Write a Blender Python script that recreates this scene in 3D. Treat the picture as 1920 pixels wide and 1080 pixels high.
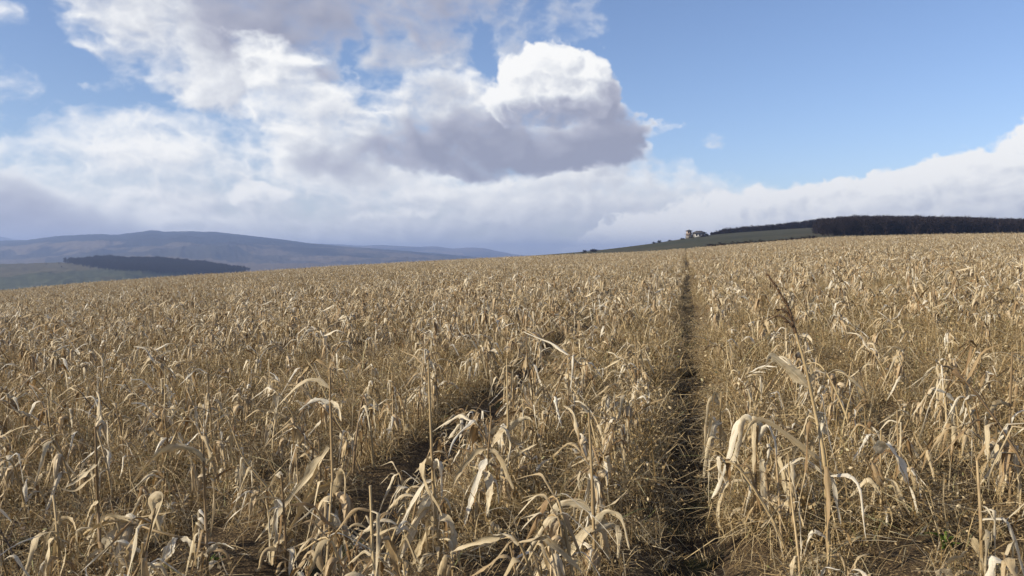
import bpy, math, random
import numpy as np
from mathutils import Vector, Matrix
for o in list(bpy.data.objects):
    bpy.data.objects.remove(o)
S = bpy.context.scene
COL = S.collection
R = math.radians

# ------------------------------------------------------------------ camera
F = 1495.0                  # focal length of the photograph in its own pixels (1920 wide)
HOR = 482.0                 # row of the level horizon
EYE = 1.75
cam_d = bpy.data.cameras.new('camera')
cam_d.sensor_width = 36.0
cam_d.lens = F / 1920 * 36
cam_d.clip_start = 0.05
cam_d.clip_end = 90000
cam = bpy.data.objects.new('camera', cam_d)
COL.objects.link(cam)
cam.location = (0, 0, EYE)
cam.rotation_euler = (R(90) - math.atan((540 - HOR) / F), 0, 0)
S.camera = cam

# ------------------------------------------------------------------ render / exposure
S.view_settings.view_transform = 'Standard'
S.view_settings.look = 'None'
S.view_settings.exposure = 0.50
S.view_settings.gamma = 1.0
S.view_settings.use_curve_mapping = False
S.render.engine = 'CYCLES'
cy = S.cycles
cy.max_bounces = 5
cy.diffuse_bounces = 2
cy.glossy_bounces = 2
cy.transmission_bounces = 3
cy.volume_bounces = 0
cy.transparent_max_bounces = 4
cy.use_denoising = True
cy.use_adaptive_sampling = True
cy.adaptive_threshold = 0.02
cy.sample_clamp_indirect = 6.0

# ------------------------------------------------------------------ sun
SUN_AZ = R(-112)            # clockwise from straight ahead: left and a little behind
SUN_EL = R(25)
sdir = Vector((math.sin(SUN_AZ) * math.cos(SUN_EL), math.cos(SUN_AZ) * math.cos(SUN_EL), math.sin(SUN_EL)))
sun_d = bpy.data.lights.new('sun', 'SUN')
sun_d.energy = 5.0
sun_d.angle = R(0.53)
sun_d.color = (1.0, 0.885, 0.70)
sun = bpy.data.objects.new('sun', sun_d)
COL.objects.link(sun)
sun.rotation_euler = sdir.to_track_quat('Z', 'Y').to_euler()

# ------------------------------------------------------------------ node helper
class NT:
    def __init__(s, tree):
        s.t = tree
    def n(s, typ, **kw):
        nd = s.t.nodes.new(typ)
        for k, v in kw.items():
            setattr(nd, k, v)
        return nd
    def put(s, sock, v):
        if isinstance(v, bpy.types.NodeSocket):
            s.t.links.new(v, sock)
        elif v is not None:
            sock.default_value = v
    def m(s, op, a, b=None, c=None, clamp=False):
        nd = s.n('ShaderNodeMath', operation=op, use_clamp=clamp)
        for i, v in enumerate((a, b, c)):
            s.put(nd.inputs[i], v)
        return nd.outputs[0]
    def v(s, op, a, b=None, scale=None):
        nd = s.n('ShaderNodeVectorMath', operation=op)
        s.put(nd.inputs[0], a)
        s.put(nd.inputs[1], b)
        if scale is not None:
            s.put(nd.inputs[3], scale)
        return nd.outputs[1] if op in ('LENGTH', 'DOT_PRODUCT', 'DISTANCE') else nd.outputs[0]
    def after(s, p, earlier):
        """p itself, but evaluated after `earlier` (keeps the shader's working memory small)"""
        nd = s.n('ShaderNodeVectorMath', operation='MULTIPLY_ADD')
        s.put(nd.inputs[0], earlier)
        nd.inputs[1].default_value = (1e-9, 1e-9, 1e-9)
        s.put(nd.inputs[2], p)
        return nd.outputs[0]
    def comb(s, x, y, z):
        nd = s.n('ShaderNodeCombineXYZ')
        for i, q in enumerate((x, y, z)):
            s.put(nd.inputs[i], q)
        return nd.outputs[0]
    def sep(s, a):
        nd = s.n('ShaderNodeSeparateXYZ')
        s.put(nd.inputs[0], a)
        return nd.outputs
    def rng(s, x, a, b, c=0.0, d=1.0, mode='SMOOTHSTEP'):
        nd = s.n('ShaderNodeMapRange', interpolation_type=mode)
        for i, q in enumerate((x, a, b, c, d)):
            s.put(nd.inputs[i], q)
        return nd.outputs[0]
    def mix(s, f, a, b, mode='MIX'):
        nd = s.n('ShaderNodeMix', data_type='RGBA', blend_type=mode)
        s.put(nd.inputs[0], f)
        for i, q in ((6, a), (7, b)):
            if isinstance(q, tuple) and len(q) == 3:
                q = (*q, 1)
            s.put(nd.inputs[i], q)
        return nd.outputs[2]
    def noise(s, vec, scale, detail=4, rough=0.5, lac=2.0, dist=0.0, dims='3D', w=None):
        nd = s.n('ShaderNodeTexNoise', noise_dimensions=dims)
        if vec is not None and dims != '1D':
            s.put(nd.inputs['Vector'], vec)
        if w is not None:
            s.put(nd.inputs['W'], w)
        s.put(nd.inputs['Scale'], scale)
        s.put(nd.inputs['Detail'], detail)
        s.put(nd.inputs['Roughness'], rough)
        s.put(nd.inputs['Lacunarity'], lac)
        s.put(nd.inputs['Distortion'], dist)
        return nd.outputs
    def ramp(s, f, stops):
        nd = s.n('ShaderNodeValToRGB')
        e = nd.color_ramp.elements
        while len(e) < len(stops):
            e.new(0.5)
        for i, (p, c) in enumerate(stops):
            e[i].position = p
            e[i].color = (*c, 1)
        s.put(nd.inputs[0], f)
        return nd.outputs[0]

# ------------------------------------------------------------------ cloud field (numpy, no files)
_tab = np.random.default_rng(5).random((256, 256)).astype(np.float32)
def vnoise(x, y):
    xi, yi = np.floor(x), np.floor(y)
    fx, fy = (x - xi).astype(np.float32), (y - yi).astype(np.float32)
    xi = xi.astype(np.int32) & 255; yi = yi.astype(np.int32) & 255
    x1, y1 = (xi + 1) & 255, (yi + 1) & 255
    fx = fx * fx * fx * (fx * (fx * 6 - 15) + 10); fy = fy * fy * fy * (fy * (fy * 6 - 15) + 10)
    a = _tab[yi, xi]; b = _tab[yi, x1]; c = _tab[y1, xi]; d = _tab[y1, x1]
    a = a + (b - a) * fx
    c = c + (d - c) * fx
    return a + (c - a) * fy
def fbm(x, y, octv=5, rough=0.5, billow=False):
    s, amp, tot = 0, 1.0, 0.0
    for i in range(octv):
        n = vnoise(x + 17.3 * i, y + 9.7 * i)
        if billow:
            n = 1 - np.abs(2 * n - 1)
        s = s + n * amp
        tot += amp
        amp *= rough
        x, y = (x * 0.8 - y * 0.6) * 2.02, (x * 0.6 + y * 0.8) * 2.02
    return s / tot
def sstep(a, b, x):
    t = np.clip((x - a) / (b - a), 0, 1)
    return t * t * (3 - 2 * t)
def shift(a, dx, dy):
    """value of a at (x+dx, y+dy) in whole pixels, edge-clamped"""
    h, w = a.shape
    return a[np.clip(np.arange(h) + dy, 0, h - 1)][:, np.clip(np.arange(w) + dx, 0, w - 1)]
def soften(a, r):
    for ax in (0, 1):
        for _ in range(2):
            p = np.concatenate([np.repeat(a.take([0], ax), r + 1, ax), a, np.repeat(a.take([-1], ax), r, ax)], ax)
            c = np.cumsum(p, ax, dtype=np.float64)
            n = a.shape[ax]
            a = ((c.take(range(2 * r + 1, 2 * r + 1 + n), ax) - c.take(range(0, n), ax)) / (2 * r + 1)).astype(np.float32)
    return a
def ae(px, py):
    """compass bearing and height (degrees) of a point of the sky"""
    x, z = (px - 960) / F, (HOR - py) / F
    return math.degrees(math.atan(x)), math.degrees(math.atan2(z, math.hypot(1, x)))
# lumps of cloud by layer, far to near: centre, radii, tilt, weight (weight > 0.5 closes the sky); then where the deep cloud shows its grey under side
LAYERS = [
    dict(warp=1.0, amp=.62, edge=(.10, 1.0), absorb=.26, lift=.09, bump=.45, deep=.34, lumps=[       # pale far layer low in the sky
        (400, 345, 330, 105, 3, .80), (330, 430, 560, 95, 0, .85), (760, 420, 420, 90, 0, .85), (1050, 410, 380, 85, 0, .85), (1300, 440, 300, 70, 0, .85),
        (560, 260, 190, 80, -10, .5), (108, 318, 50, 14, 12, .62), (1170, 340, 150, 45, -8, .5), (-350, 400, 420, 120, -6, .8), (2300, 400, 600, 100, 6, .8)],
        belly=[(700, 415, 330, 34, -6, .55), (1000, 425, 380, 40, 0, .62), (1200, 400, 260, 40, 0, .55), (540, 455, 260, 26, 0, .4), (480, 385, 90, 16, -10, .5)]),
    dict(warp=.9, amp=.50, edge=(.12, .85), absorb=.36, lift=.08, bump=.40, deep=.34, lumps=[        # bank over the left hills, bank behind the wood on the right
        (-20, 390, 125, 78, -22, 1.0), (60, 440, 240, 66, -14, .95), (-350, 380, 300, 140, -6, .9)],
        belly=[(20, 430, 300, 90, -10, 1.25), (-350, 410, 380, 110, 0, 1.0)]),
    dict(warp=.8, amp=.50, edge=(.24, .54), absorb=.16, lift=.10, bump=.75, deep=.36, puffy=1, lumps=[
        (1480, 450, 250, 78, 8, 1.0), (1700, 440, 290, 92, 10, 1.2), (1960, 420, 270, 108, 8, 1.2), (1340, 450, 230, 66, 8, .62), (1560, 420, 160, 56, 10, .9), (1890, 345, 100, 46, 12, 1.0), (2350, 380, 420, 150, 6, 1.0)],
        belly=[(1800, 420, 480, 62, 9, .42), (1500, 420, 160, 50, 9, .35), (1620, 350, 60, 26, 0, .4), (2350, 380, 420, 90, 0, .5)]),
    dict(warp=1.0, amp=.56, edge=(.24, .74), absorb=.50, lift=.02, bump=.40, lumps=[       # broken puffs under the big cloud
        (1050, 335, 130, 42, 8, .72), (620, 330, 90, 34, 0, .55), (500, 385, 80, 22, 0, .5), (780, 400, 120, 26, 0, .55), (960, 360, 110, 36, 0, .58), (1180, 350, 100, 36, -10, .50), (1260, 355, 80, 24, 0, .52), (880, 375, 120, 34, 0, .5), (700, 350, 110, 40, 0, .5), (1190, 300, 55, 32, 0, .5), (1345, 256, 28, 20, 20, .32), (1235, 245, 34, 16, 0, .42)],
        belly=[(1280, 360, 120, 30, 0, .9), (1345, 260, 50, 40, 0, .9), (1190, 305, 70, 40, 0, .8), (1100, 385, 220, 30, 0, .5)]),
    dict(warp=1.15, amp=.60, edge=(.22, .95), absorb=.38, lift=.03, bump=.50, deep=.54, lumps=[       # top: bright left edge, grey heart
        (330, -10, 215, 85, -8, .95), (380, 105, 105, 80, -35, .95), (250, 40, 125, 70, -38, .75), (590, 0, 170, 105, 0, .80), (490, 50, 120, 80, -20, .70),
        (36, 32, 30, 16, 0, .30), (210, 130, 40, 55, -30, .36), (625, 95, 70, 66, -30, .66), (790, 85, 78, 80, 20, .68), (830, 0, 170, 62, 0, .72), (990, 10, 130, 75, -12, .52), (-250, 60, 200, 90, -20, .6)],
        belly=[(590, 20, 190, 125, -8, 1.1), (470, 45, 110, 70, 0, .6), (720, 40, 100, 60, 0, .8), (940, 10, 260, 85, 4, 1.15), (800, 150, 50, 30, 0, .5)]),
    dict(warp=1.15, amp=.62, edge=(.18, .85), absorb=.36, lift=.02, bump=.55, deep=.60, lumps=[        # the big central cloud
        (590, 185, 150, 66, -32, .74), (640, 262, 120, 72, -40, .80), (730, 240, 130, 80, 0, .72), (860, 225, 130, 78, 0, .85), (1000, 270, 190, 52, 0, .95), (820, 285, 170, 52, -6, .85), (1130, 240, 88, 52, -22, 1.0), (1180, 245, 40, 36, 0, .9)],
        belly=[(1020, 282, 290, 62, 0, 1.25), (870, 280, 160, 62, 0, 1.0), (1165, 235, 100, 60, -15, 1.2), (710, 300, 110, 36, 0, .55), (790, 160, 60, 40, 0, .6)]),
    dict(warp=.62, amp=.66, edge=(.22, .66), absorb=.24, lift=.06, bump=.9, puffy=1, lumps=[       # its sunlit head
        (1015, 165, 82, 62, 0, 1.15), (1040, 135, 48, 38, 0, 1.1), (1095, 175, 56, 52, -20, 1.05), (955, 190, 46, 40, 0, .95)],
        belly=[(1050, 262, 230, 66, 0, 1.2), (1180, 205, 70, 70, 0, 1.0)], fade=(195, 262)),
]
def lumps(A, E, blobs):
    keep = np.ones_like(A)
    mx = np.zeros_like(A)
    k = 57.3 / F
    for (px, py, rx, ry, tilt, w) in blobs:
        a, e = ae(px, py)
        c, s = math.cos(R(tilt)), math.sin(R(tilt))
        u = ((A - a) * c + (E - e) * s) / (rx * k * 1.3)
        v = (-(A - a) * s + (E - e) * c) / (ry * k * 1.3)
        g = np.clip(1 - (u * u + v * v), 0, 1)
        g = g * (2 - g) * w
        mx = np.maximum(mx, g)
        keep *= 1 - 0.5 * np.clip(g, 0, 1)
    return np.maximum(mx, 1 - keep)
def cloud_maps(w, h, a0, a1, e0, e1, front):
    """brightness and opacity of the cloud over a window of the sky (degrees)"""
    A, E = np.meshgrid(np.linspace(a0, a1, w, dtype=np.float32), np.linspace(e0, e1, h, dtype=np.float32))
    ppd = w / (a1 - a0)
    ys = E * 1.35                                   # clouds low in the sky are seen flatter
    wx = (fbm(A / 5.5, ys / 5.5, 5, .55) - .5) * 5.0 + (fbm(A / 1.3 + 40, ys / 1.3, 4, .55) - .5) * 1.3
    wy = (fbm(A / 5.5 + 91, ys / 5.5 + 33, 5, .55) - .5) * 3.4 + (fbm(A / 1.3 + 7, ys / 1.3 + 70, 4, .55) - .5) * 1.0
    puff = fbm((A + wx * .5) / 2.1, (ys + wy * .5) / 2.1, 7, .55, True)
    rag = fbm((A + wx * .3) / 3.2 + 60, ys / 2.4 + 20, 8, .58)
    fine0 = (puff - .62) * .9 + (rag - .5) * 1.25
    L, P = np.zeros_like(A), np.zeros_like(A)
    if front:
        layers = LAYERS
    else:                                           # the rest of the sky carries the same broken cloud
        layers = [dict(warp=1, amp=.45, edge=(.22, .70), absorb=.5, lift=.0, bump=.4)]
    for i, ly in enumerate(layers):
        fine = fine0[::(1, -1)[i // 2 % 2], ::(1, -1)[i % 2]]
        k = ly['warp']
        if front:
            cov = lumps(A + wx * k, E + wy * k, ly['lumps'])
            bel = lumps(A + wx * k * .8, E + wy * k * .8, ly['belly'])
        else:
            g = fbm((A + wx) / 16, (E + wy) / 9 + 50, 5, .5)
            cov = np.where(E > -2, sstep(.40, .66, g) * .95, 0).astype(np.float32)
            bel = sstep(.52, .72, g)
        if 'puffy' in ly:
            fine = (fbm((A + wx * .9) / 1.15, (E + wy * .9) / .95, 6, .52, True) - .60) * 1.0 + fine * .3
        dens = cov + fine * ly['amp'] * (1.25 - .5 * np.clip(cov, 0, 1))
        dens = np.where(cov > .01, dens, 0)
        alpha = sstep(*ly['edge'], dens) * sstep(0, .14, cov)
        if 'fade' in ly:
            f0, f1 = ae(1030, ly['fade'][0])[1], ae(1030, ly['fade'][1])[1]
            alpha = alpha * sstep(f1, f0, E + wy * .8 + fine * 1.5)
        body = np.clip(dens - .28, 0, 1.4)
        sm = soften(body, max(1, int(.10 * ppd)))
        acc, tot = np.zeros_like(body), 0           # light comes from the upper left: add up the cloud it has passed
        for q, wgt in ((.35, 1.), (.8, 1.), (1.4, .9), (2.2, .8), (3.2, .6), (4.4, .45)):
            acc += wgt * shift(sm, -int(q * .75 * ppd), int(q * .80 * ppd))
            tot += wgt
        acc /= tot
        rel = body - shift(sm, -int(.5 * ppd), int(.45 * ppd))       # bumps turned to the light
        lit = .93 * np.exp(-ly['absorb'] * acc * 1.6) + ly['bump'] * rel + .20 * fine + ly['lift']
        lit = lit - ly.get('deep', .52) * np.clip(bel, 0, 1.15) * sstep(.0, .9, body + .22) * (1 + .5 * fine)
        lit = np.clip(lit, .02, 1)
        L = L * (1 - alpha) + lit * alpha
        P = P * (1 - alpha) + alpha
    L = np.where(P > 1e-4, L / np.maximum(P, 1e-4), .8)
    return np.clip(L, 0, 1).astype(np.float32), P.astype(np.float32)
# ------------------------------------------------------------------ sky

A0, A1, E0, E1 = -46.0, 46.0, -3.0, 27.0
def sky_image(name, w, h, maps):
    im = bpy.data.images.new(name, w, h, alpha=False, float_buffer=True)
    im.colorspace_settings.name = 'Non-Color'
    buf = np.ones((h, w, 4), np.float32)
    buf[..., 0], buf[..., 1] = maps
    buf[:3, :, 1] = 0
    im.pixels.foreach_set(buf.ravel())
    im.pack()
    return im
im_front = sky_image('cloud_field', 1840, 600, cloud_maps(1840, 600, A0, A1, E0, E1, True))
im_rest = sky_image('cloud_field_around', 720, 184, cloud_maps(720, 184, -180, 180, -2, 90, False))

world = bpy.data.worlds.new('World')
S.world = world
world.use_nodes = True
world.cycles.sampling_method = 'MANUAL'
world.cycles.sample_map_resolution = 512
wt = world.node_tree
wt.nodes.clear()
W = NT(wt)
SKY = 0.107
HAZE = 1.5e-4
tc = W.n('ShaderNodeTexCoord').outputs['Generated']
nis = W.n('ShaderNodeTexSky', sky_type='NISHITA')
nis.sun_disc = False
nis.sun_elevation = SUN_EL
nis.sun_rotation = SUN_AZ
nis.altitude = 400
nis.air_density = 1.0
nis.dust_density = 0.4
nis.ozone_density = 4.0
dx, dy, dz = W.sep(tc)[:3]
az = W.m('MULTIPLY', W.m('ARCTAN2', dx, dy), 57.2958)
el = W.m('MULTIPLY', W.m('ARCSINE', dz), 57.2958)
def sky_tex(im, a0, a1, e0, e1):
    nd = W.n('ShaderNodeTexImage', image=im, extension='EXTEND', interpolation='Cubic')
    W.put(nd.inputs[0], W.comb(W.rng(az, a0, a1, mode='LINEAR'), W.rng(el, e0, e1, mode='LINEAR'), 0.0))
    q = W.n('ShaderNodeSeparateColor')
    W.put(q.inputs[0], nd.outputs[0])
    return q.outputs[0], q.outputs[1]
l_f, a_f = sky_tex(im_front, A0, A1, E0, E1)
l_r, a_r = sky_tex(im_rest, -180, 180, -2, 90)
ahead = W.m('MULTIPLY', W.rng(W.m('ABSOLUTE', az), 44.0, 38.0), W.rng(el, 26.0, 21.0))
def lerp(f, a, b):
    return W.m('ADD', a, W.m('MULTIPLY', f, W.m('SUBTRACT', b, a)))
lit, alpha = lerp(ahead, l_r, l_f), lerp(ahead, a_r, a_f)
ccol = W.ramp(lit, [(0.0, (.33, .345, .44)), (.30, (.48, .49, .58)), (.55, (.67, .69, .745)), (.78, (.87, .88, .895)), (1.0, (1.06, 1.05, 1.02))])
ccol = W.v('SCALE', ccol, scale=0.72 / SKY)
blue = W.v('MULTIPLY', nis.outputs[0], (1.09, 0.97, 0.99))
col = W.mix(W.m('MULTIPLY', alpha, 0.97), blue, ccol)
bg = W.n('ShaderNodeBackground')
W.put(bg.inputs[0], col)
bg.inputs[1].default_value = SKY
out = W.n('ShaderNodeOutputWorld')
wt.links.new(bg.outputs[0], out.inputs[0])

# ================================================================== mesh helpers
class MB:
    """collects faces (with uv, a random value per piece and a material slot) for ONE mesh"""
    def __init__(s):
        s.v, s.f, s.uv, s.r, s.mi, s.n = [], [], [], [], [], 0
    def grid(s, P, UV=None, rnd=0.5, mi=0, wrap=False):
        """P: (n, m, 3) points; quads between neighbours; wrap joins the m direction"""
        n, m = P.shape[:2]
        s.v.append(P.reshape(-1, 3))
        i, j = np.meshgrid(np.arange(n - 1), np.arange(m if wrap else m - 1), indexing='ij')
        j2 = (j + 1) % m
        q = np.stack([i * m + j, (i + 1) * m + j, (i + 1) * m + j2, i * m + j2], -1).reshape(-1, 4) + s.n
        s.f.append(q)
        if UV is None:
            u, w = np.meshgrid(np.linspace(0, 1, n), np.linspace(0, 1, m), indexing='ij')
            UV = np.stack([w, u], -1)
        s.uv.append(UV.reshape(-1, 2))
        s.r.append(np.full(n * m, rnd))
        s.mi.append(np.full(len(q), mi))
        s.n += n * m
    def quads(s, V, Q, rnd=0.5, mi=0, uv=None):
        V = np.asarray(V, float)
        s.v.append(V)
        Q = np.asarray(Q)
        s.f.append(Q + s.n)
        s.uv.append(np.zeros((len(V), 2)) if uv is None else np.asarray(uv, float))
        s.r.append(np.broadcast_to(np.asarray(rnd, float), (len(V),)))
        s.mi.append(np.full(len(Q), mi))
        s.n += len(V)
    def box(s, x0, x1, y0, y1, z0, z1, mi=0, rnd=.5):
        V = [(x, y, z) for z in (z0, z1) for y in (y0, y1) for x in (x0, x1)]
        s.quads(V, [(0, 2, 3, 1), (4, 5, 7, 6), (0, 1, 5, 4), (2, 6, 7, 3), (0, 4, 6, 2), (1, 3, 7, 5)], rnd, mi)
    def tube(s, P, rad, k=6, rnd=.5, mi=0):
        P = np.asarray(P, float)
        T = np.gradient(P, axis=0)
        T /= np.linalg.norm(T, axis=1, keepdims=True) + 1e-9
        a = np.array([1., 0, 0]) if abs(T[0][0]) < .8 else np.array([0, 1., 0])
        rings = []
        for i in range(len(P)):
            a = a - T[i] * a.dot(T[i]); a /= np.linalg.norm(a)
            b = np.cross(T[i], a)
            th = np.linspace(0, 2 * math.pi, k, endpoint=False)
            rings.append(P[i] + rad[i] * (np.cos(th)[:, None] * a + np.sin(th)[:, None] * b))
        s.grid(np.array(rings), None, rnd, mi, wrap=True)
        s.quads(rings[-1], [list(range(k))] if k == 4 else [(0, i, i + 1, i + 1) for i in range(1, k - 1)], rnd, mi)
    def add(s, o, mi=None):
        s.v += o.v; s.f += [f + s.n for f in o.f]; s.uv += o.uv; s.r += o.r
        s.mi += o.mi if mi is None else [np.full(len(f), mi) for f in o.f]
        s.n += o.n
    def mesh(s, name, mats, smooth=True):
        V = np.concatenate(s.v).astype(np.float32)
        Q = np.concatenate(s.f).astype(np.int32)
        me = bpy.data.meshes.new(name)
        tri = Q[:, 2] == Q[:, 3]
        ln = np.where(tri, 3, 4).astype(np.int32)
        me.vertices.add(len(V)); me.vertices.foreach_set('co', V.ravel())
        loops = Q.ravel()[np.stack([~(tri & False), ~(tri & False), ~(tri & False), ~tri], 1).ravel()]
        me.loops.add(len(loops)); me.loops.foreach_set('vertex_index', loops)
        me.polygons.add(len(Q))
        me.polygons.foreach_set('loop_start', np.concatenate([[0], np.cumsum(ln)[:-1]]).astype(np.int32))
        me.polygons.foreach_set('material_index', np.concatenate(s.mi).astype(np.int32))
        if smooth:
            me.polygons.foreach_set('use_smooth', np.ones(len(Q), bool))
        uv = me.uv_layers.new(name='UVMap')
        uv.data.foreach_set('uv', np.concatenate(s.uv).astype(np.float32)[loops].ravel())
        at = me.attributes.new('piece', 'FLOAT', 'POINT')
        at.data.foreach_set('value', np.concatenate(s.r).astype(np.float32))
        for m in (mats if isinstance(mats, (list, tuple)) else [mats]):
            me.materials.append(m)
        me.update(calc_edges=True)
        me.validate()
        return me
def link(name, data, parent=None, **props):
    o = bpy.data.objects.new(name, data)
    COL.objects.link(o)
    if parent is not None:
        o.parent = parent
    for k, v in props.items():
        o[k] = v
    return o

# ================================================================== materials
def material(name, build, rough=0.8, spec=0.2):
    m = bpy.data.materials.new(name)
    m.use_nodes = True
    m.node_tree.nodes.clear()
    nt = NT(m.node_tree)
    o = nt.n('ShaderNodeOutputMaterial')
    b = nt.n('ShaderNodeBsdfPrincipled')
    b.inputs['Roughness'].default_value = rough
    b.inputs['Specular IOR Level'].default_value = spec
    sh = build(nt, b)
    m.node_tree.links.new((sh or b).outputs[0], o.inputs[0])
    return m
def obj_co(nt):
    return nt.n('ShaderNodeTexCoord').outputs['Object']
def pos(nt):
    return nt.n('ShaderNodeNewGeometry').outputs['Position']
def piece(nt):
    a = nt.n('ShaderNodeAttribute', attribute_name='piece').outputs['Fac']
    r = nt.n('ShaderNodeObjectInfo').outputs['Random']
    f = nt.m('FRACT', nt.m('ADD', nt.m('MULTIPLY', r, 7.31), a))
    fixed = nt.m('GREATER_THAN', a, 1.0)                 # pieces whose tone is known carry 1 + tone
    return nt.m('ADD', nt.m('MULTIPLY', f, nt.m('SUBTRACT', 1.0, fixed)), nt.m('MULTIPLY', nt.m('SUBTRACT', a, 1.0), fixed)), r
def bump(nt, b, h, dist, strength=1.0):
    bm = nt.n('ShaderNodeBump')
    bm.inputs['Distance'].default_value = dist
    bm.inputs['Strength'].default_value = strength
    nt.put(bm.inputs['Height'], h)
    nt.t.links.new(bm.outputs[0], b.inputs['Normal'])
def blade_material(name, stops, transl, stripes=34.0, blot=(.25, .15, .07), blot_amt=.55, rough=.55, spec=.3):
    def build(nt, b):
        f, r = piece(nt)
        c = nt.ramp(f, stops)
        uv = nt.n('ShaderNodeUVMap').outputs[0]
        u, v, _ = nt.sep(uv)[:3]
        st = nt.noise(nt.comb(nt.m('MULTIPLY', u, stripes), nt.m('MULTIPLY', v, 2.5), nt.m('MULTIPLY', f, 40.)), 1.0, 4, .7)[0]
        c = nt.mix(1.0, c, nt.rng(st, .30, .70, .45, 1.2, 'LINEAR'), 'MULTIPLY')
        bl = nt.noise(nt.comb(nt.m('MULTIPLY', u, 2.), nt.m('MULTIPLY', v, 7.), nt.m('MULTIPLY', f, 91.)), 1.0, 4, .65)[0]
        c = nt.mix(nt.rng(bl, .50, .72, 0., blot_amt), c, blot)
        nt.put(b.inputs['Base Color'], c)
        bump(nt, b, st, .002, .6)
        t = nt.n('ShaderNodeBsdfTranslucent')
        nt.put(t.inputs[0], nt.mix(1.0, c, (1.0, .86, .62), 'MULTIPLY'))
        ms = nt.n('ShaderNodeMixShader')
        ms.inputs[0].default_value = transl
        nt.t.links.new(b.outputs[0], ms.inputs[1]); nt.t.links.new(t.outputs[0], ms.inputs[2])
        return ms
    return material(name, build, rough, spec)
M_LEAF = blade_material('dry_maize_leaf', [(0, (.22, .135, .06)), (.16, (.37, .265, .14)), (.42, (.51, .41, .25)), (.72, (.65, .56, .385)), (1, (.77, .73, .62))], .20)
M_STALK = blade_material('dry_maize_stalk', [(0, (.18, .12, .065)), (.5, (.36, .265, .14)), (1, (.52, .41, .23))], .0, 10, (.15, .09, .045), .6)
M_HUSK = blade_material('maize_husk', [(0, (.36, .25, .13)), (.5, (.54, .42, .26)), (1, (.64, .54, .37))], .15, 26, (.30, .16, .07), .5)
M_TASSEL = blade_material('maize_tassel', [(0, (.10, .065, .04)), (1, (.17, .11, .065))], .1, 8)
M_GRASS = blade_material('dry_grass_blade', [(0, (.15, .095, .04)), (.3, (.36, .255, .115)), (.7, (.54, .42, .23)), (.93, (.71, .60, .40)), (1, (.22, .24, .09))], .20, 6, (.2, .12, .05), .3)
M_SEED = blade_material('grass_seed', [(0, (.30, .20, .09)), (1, (.52, .41, .23))], .15, 6)
M_GREEN = blade_material('green_weed_leaf', [(0, (.07, .13, .02)), (1, (.15, .24, .035))], .3, 6, (.1, .12, .03), .3)
M_DARKWEED = blade_material('dark_weed_stem', [(0, (.055, .042, .035)), (1, (.11, .08, .06))], .0, 6)

def soil(nt, b):
    p = pos(nt)
    n1 = nt.noise(p, 1.3, 5, .6)[0]
    n2 = nt.noise(p, 22., 5, .65)[0]
    c = nt.ramp(n2, [(.25, (.03, .022, .015)), (.55, (.075, .053, .033)), (.8, (.14, .10, .06))])
    lit = nt.noise(nt.v('MULTIPLY', p, (1, 1, .2)), 60., 3, .7)[0]
    c = nt.mix(nt.m('MULTIPLY', nt.rng(lit, .52, .64), nt.rng(n1, .3, .6, .25, .9)), c, (.27, .195, .10))
    nt.put(b.inputs['Base Color'], c)
    bump(nt, b, n2, .05)
M_SOIL = material('field_soil', soil, .95, .1)
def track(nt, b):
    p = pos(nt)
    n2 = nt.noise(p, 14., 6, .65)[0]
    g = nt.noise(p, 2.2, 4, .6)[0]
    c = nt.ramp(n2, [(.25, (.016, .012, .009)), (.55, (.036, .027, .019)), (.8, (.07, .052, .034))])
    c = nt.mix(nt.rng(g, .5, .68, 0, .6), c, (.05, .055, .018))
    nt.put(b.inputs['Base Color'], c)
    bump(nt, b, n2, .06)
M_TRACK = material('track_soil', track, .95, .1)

# ================================================================== the lie of the land
def interp(q, xs, ys):
    return np.interp(q, xs, ys)
def smooth_table(xs, ys, n=481, r=14):
    X = np.linspace(-1.2, 1.2, n)
    Y = np.interp(X, xs, ys)
    k = np.hanning(2 * r + 1); k /= k.sum()
    Yp = np.concatenate([np.full(r, Y[0]), Y, np.full(r, Y[-1])])
    return X, np.convolve(Yp, k, 'valid')
SKYLINE = [(0, 541), (160, 527), (320, 515), (480, 505), (640, 495), (850, 484), (973, 478), (1200, 470), (1400, 454), (1560, 441), (1740, 436), (1920, 434)]
END = [(-300, 150), (0, 165), (400, 185), (800, 215), (1000, 235), (1250, 240), (1450, 225), (1600, 190), (1920, 175), (2300, 170)]   # how far the field runs
def q_of(px):
    return (px - 960) / F
EX, EY = smooth_table([q_of(p) for p, _ in END], [d for _, d in END])
CROP = 0.98
_sk = [((HOR - y) / F + (EYE - CROP) / np.interp(q_of(p), EX, EY)) for p, y in SKYLINE]
SX, SY = smooth_table([-1.2] + [q_of(p) for p, _ in SKYLINE] + [1.2], [_sk[0] - .058 * (1.2 - .642)] + _sk + [_sk[-1] + .01], r=10)
MEADOW = [(500, -.06), (760, -.022), (900, -.004), (973, .0035), (1110, .0105), (1220, .0195), (1290, .0268), (1340, .0315), (1440, .0364), (1522, .0400), (1700, .038), (1920, .036)]
MX, MY = smooth_table([-1.2] + [q_of(p) for p, _ in MEADOW] + [1.2], [-.10] + [v for _, v in MEADOW] + [.034], r=8)
ROW = R(12.27)                                       # the drilled rows run a little to the right of straight ahead
CR, SR = math.cos(ROW), math.sin(ROW)
TOFF = .07
def st(x, y):
    """along-row and across-row distance from the camera"""
    return x * SR + y * CR, x * CR - y * SR - TOFF
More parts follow.
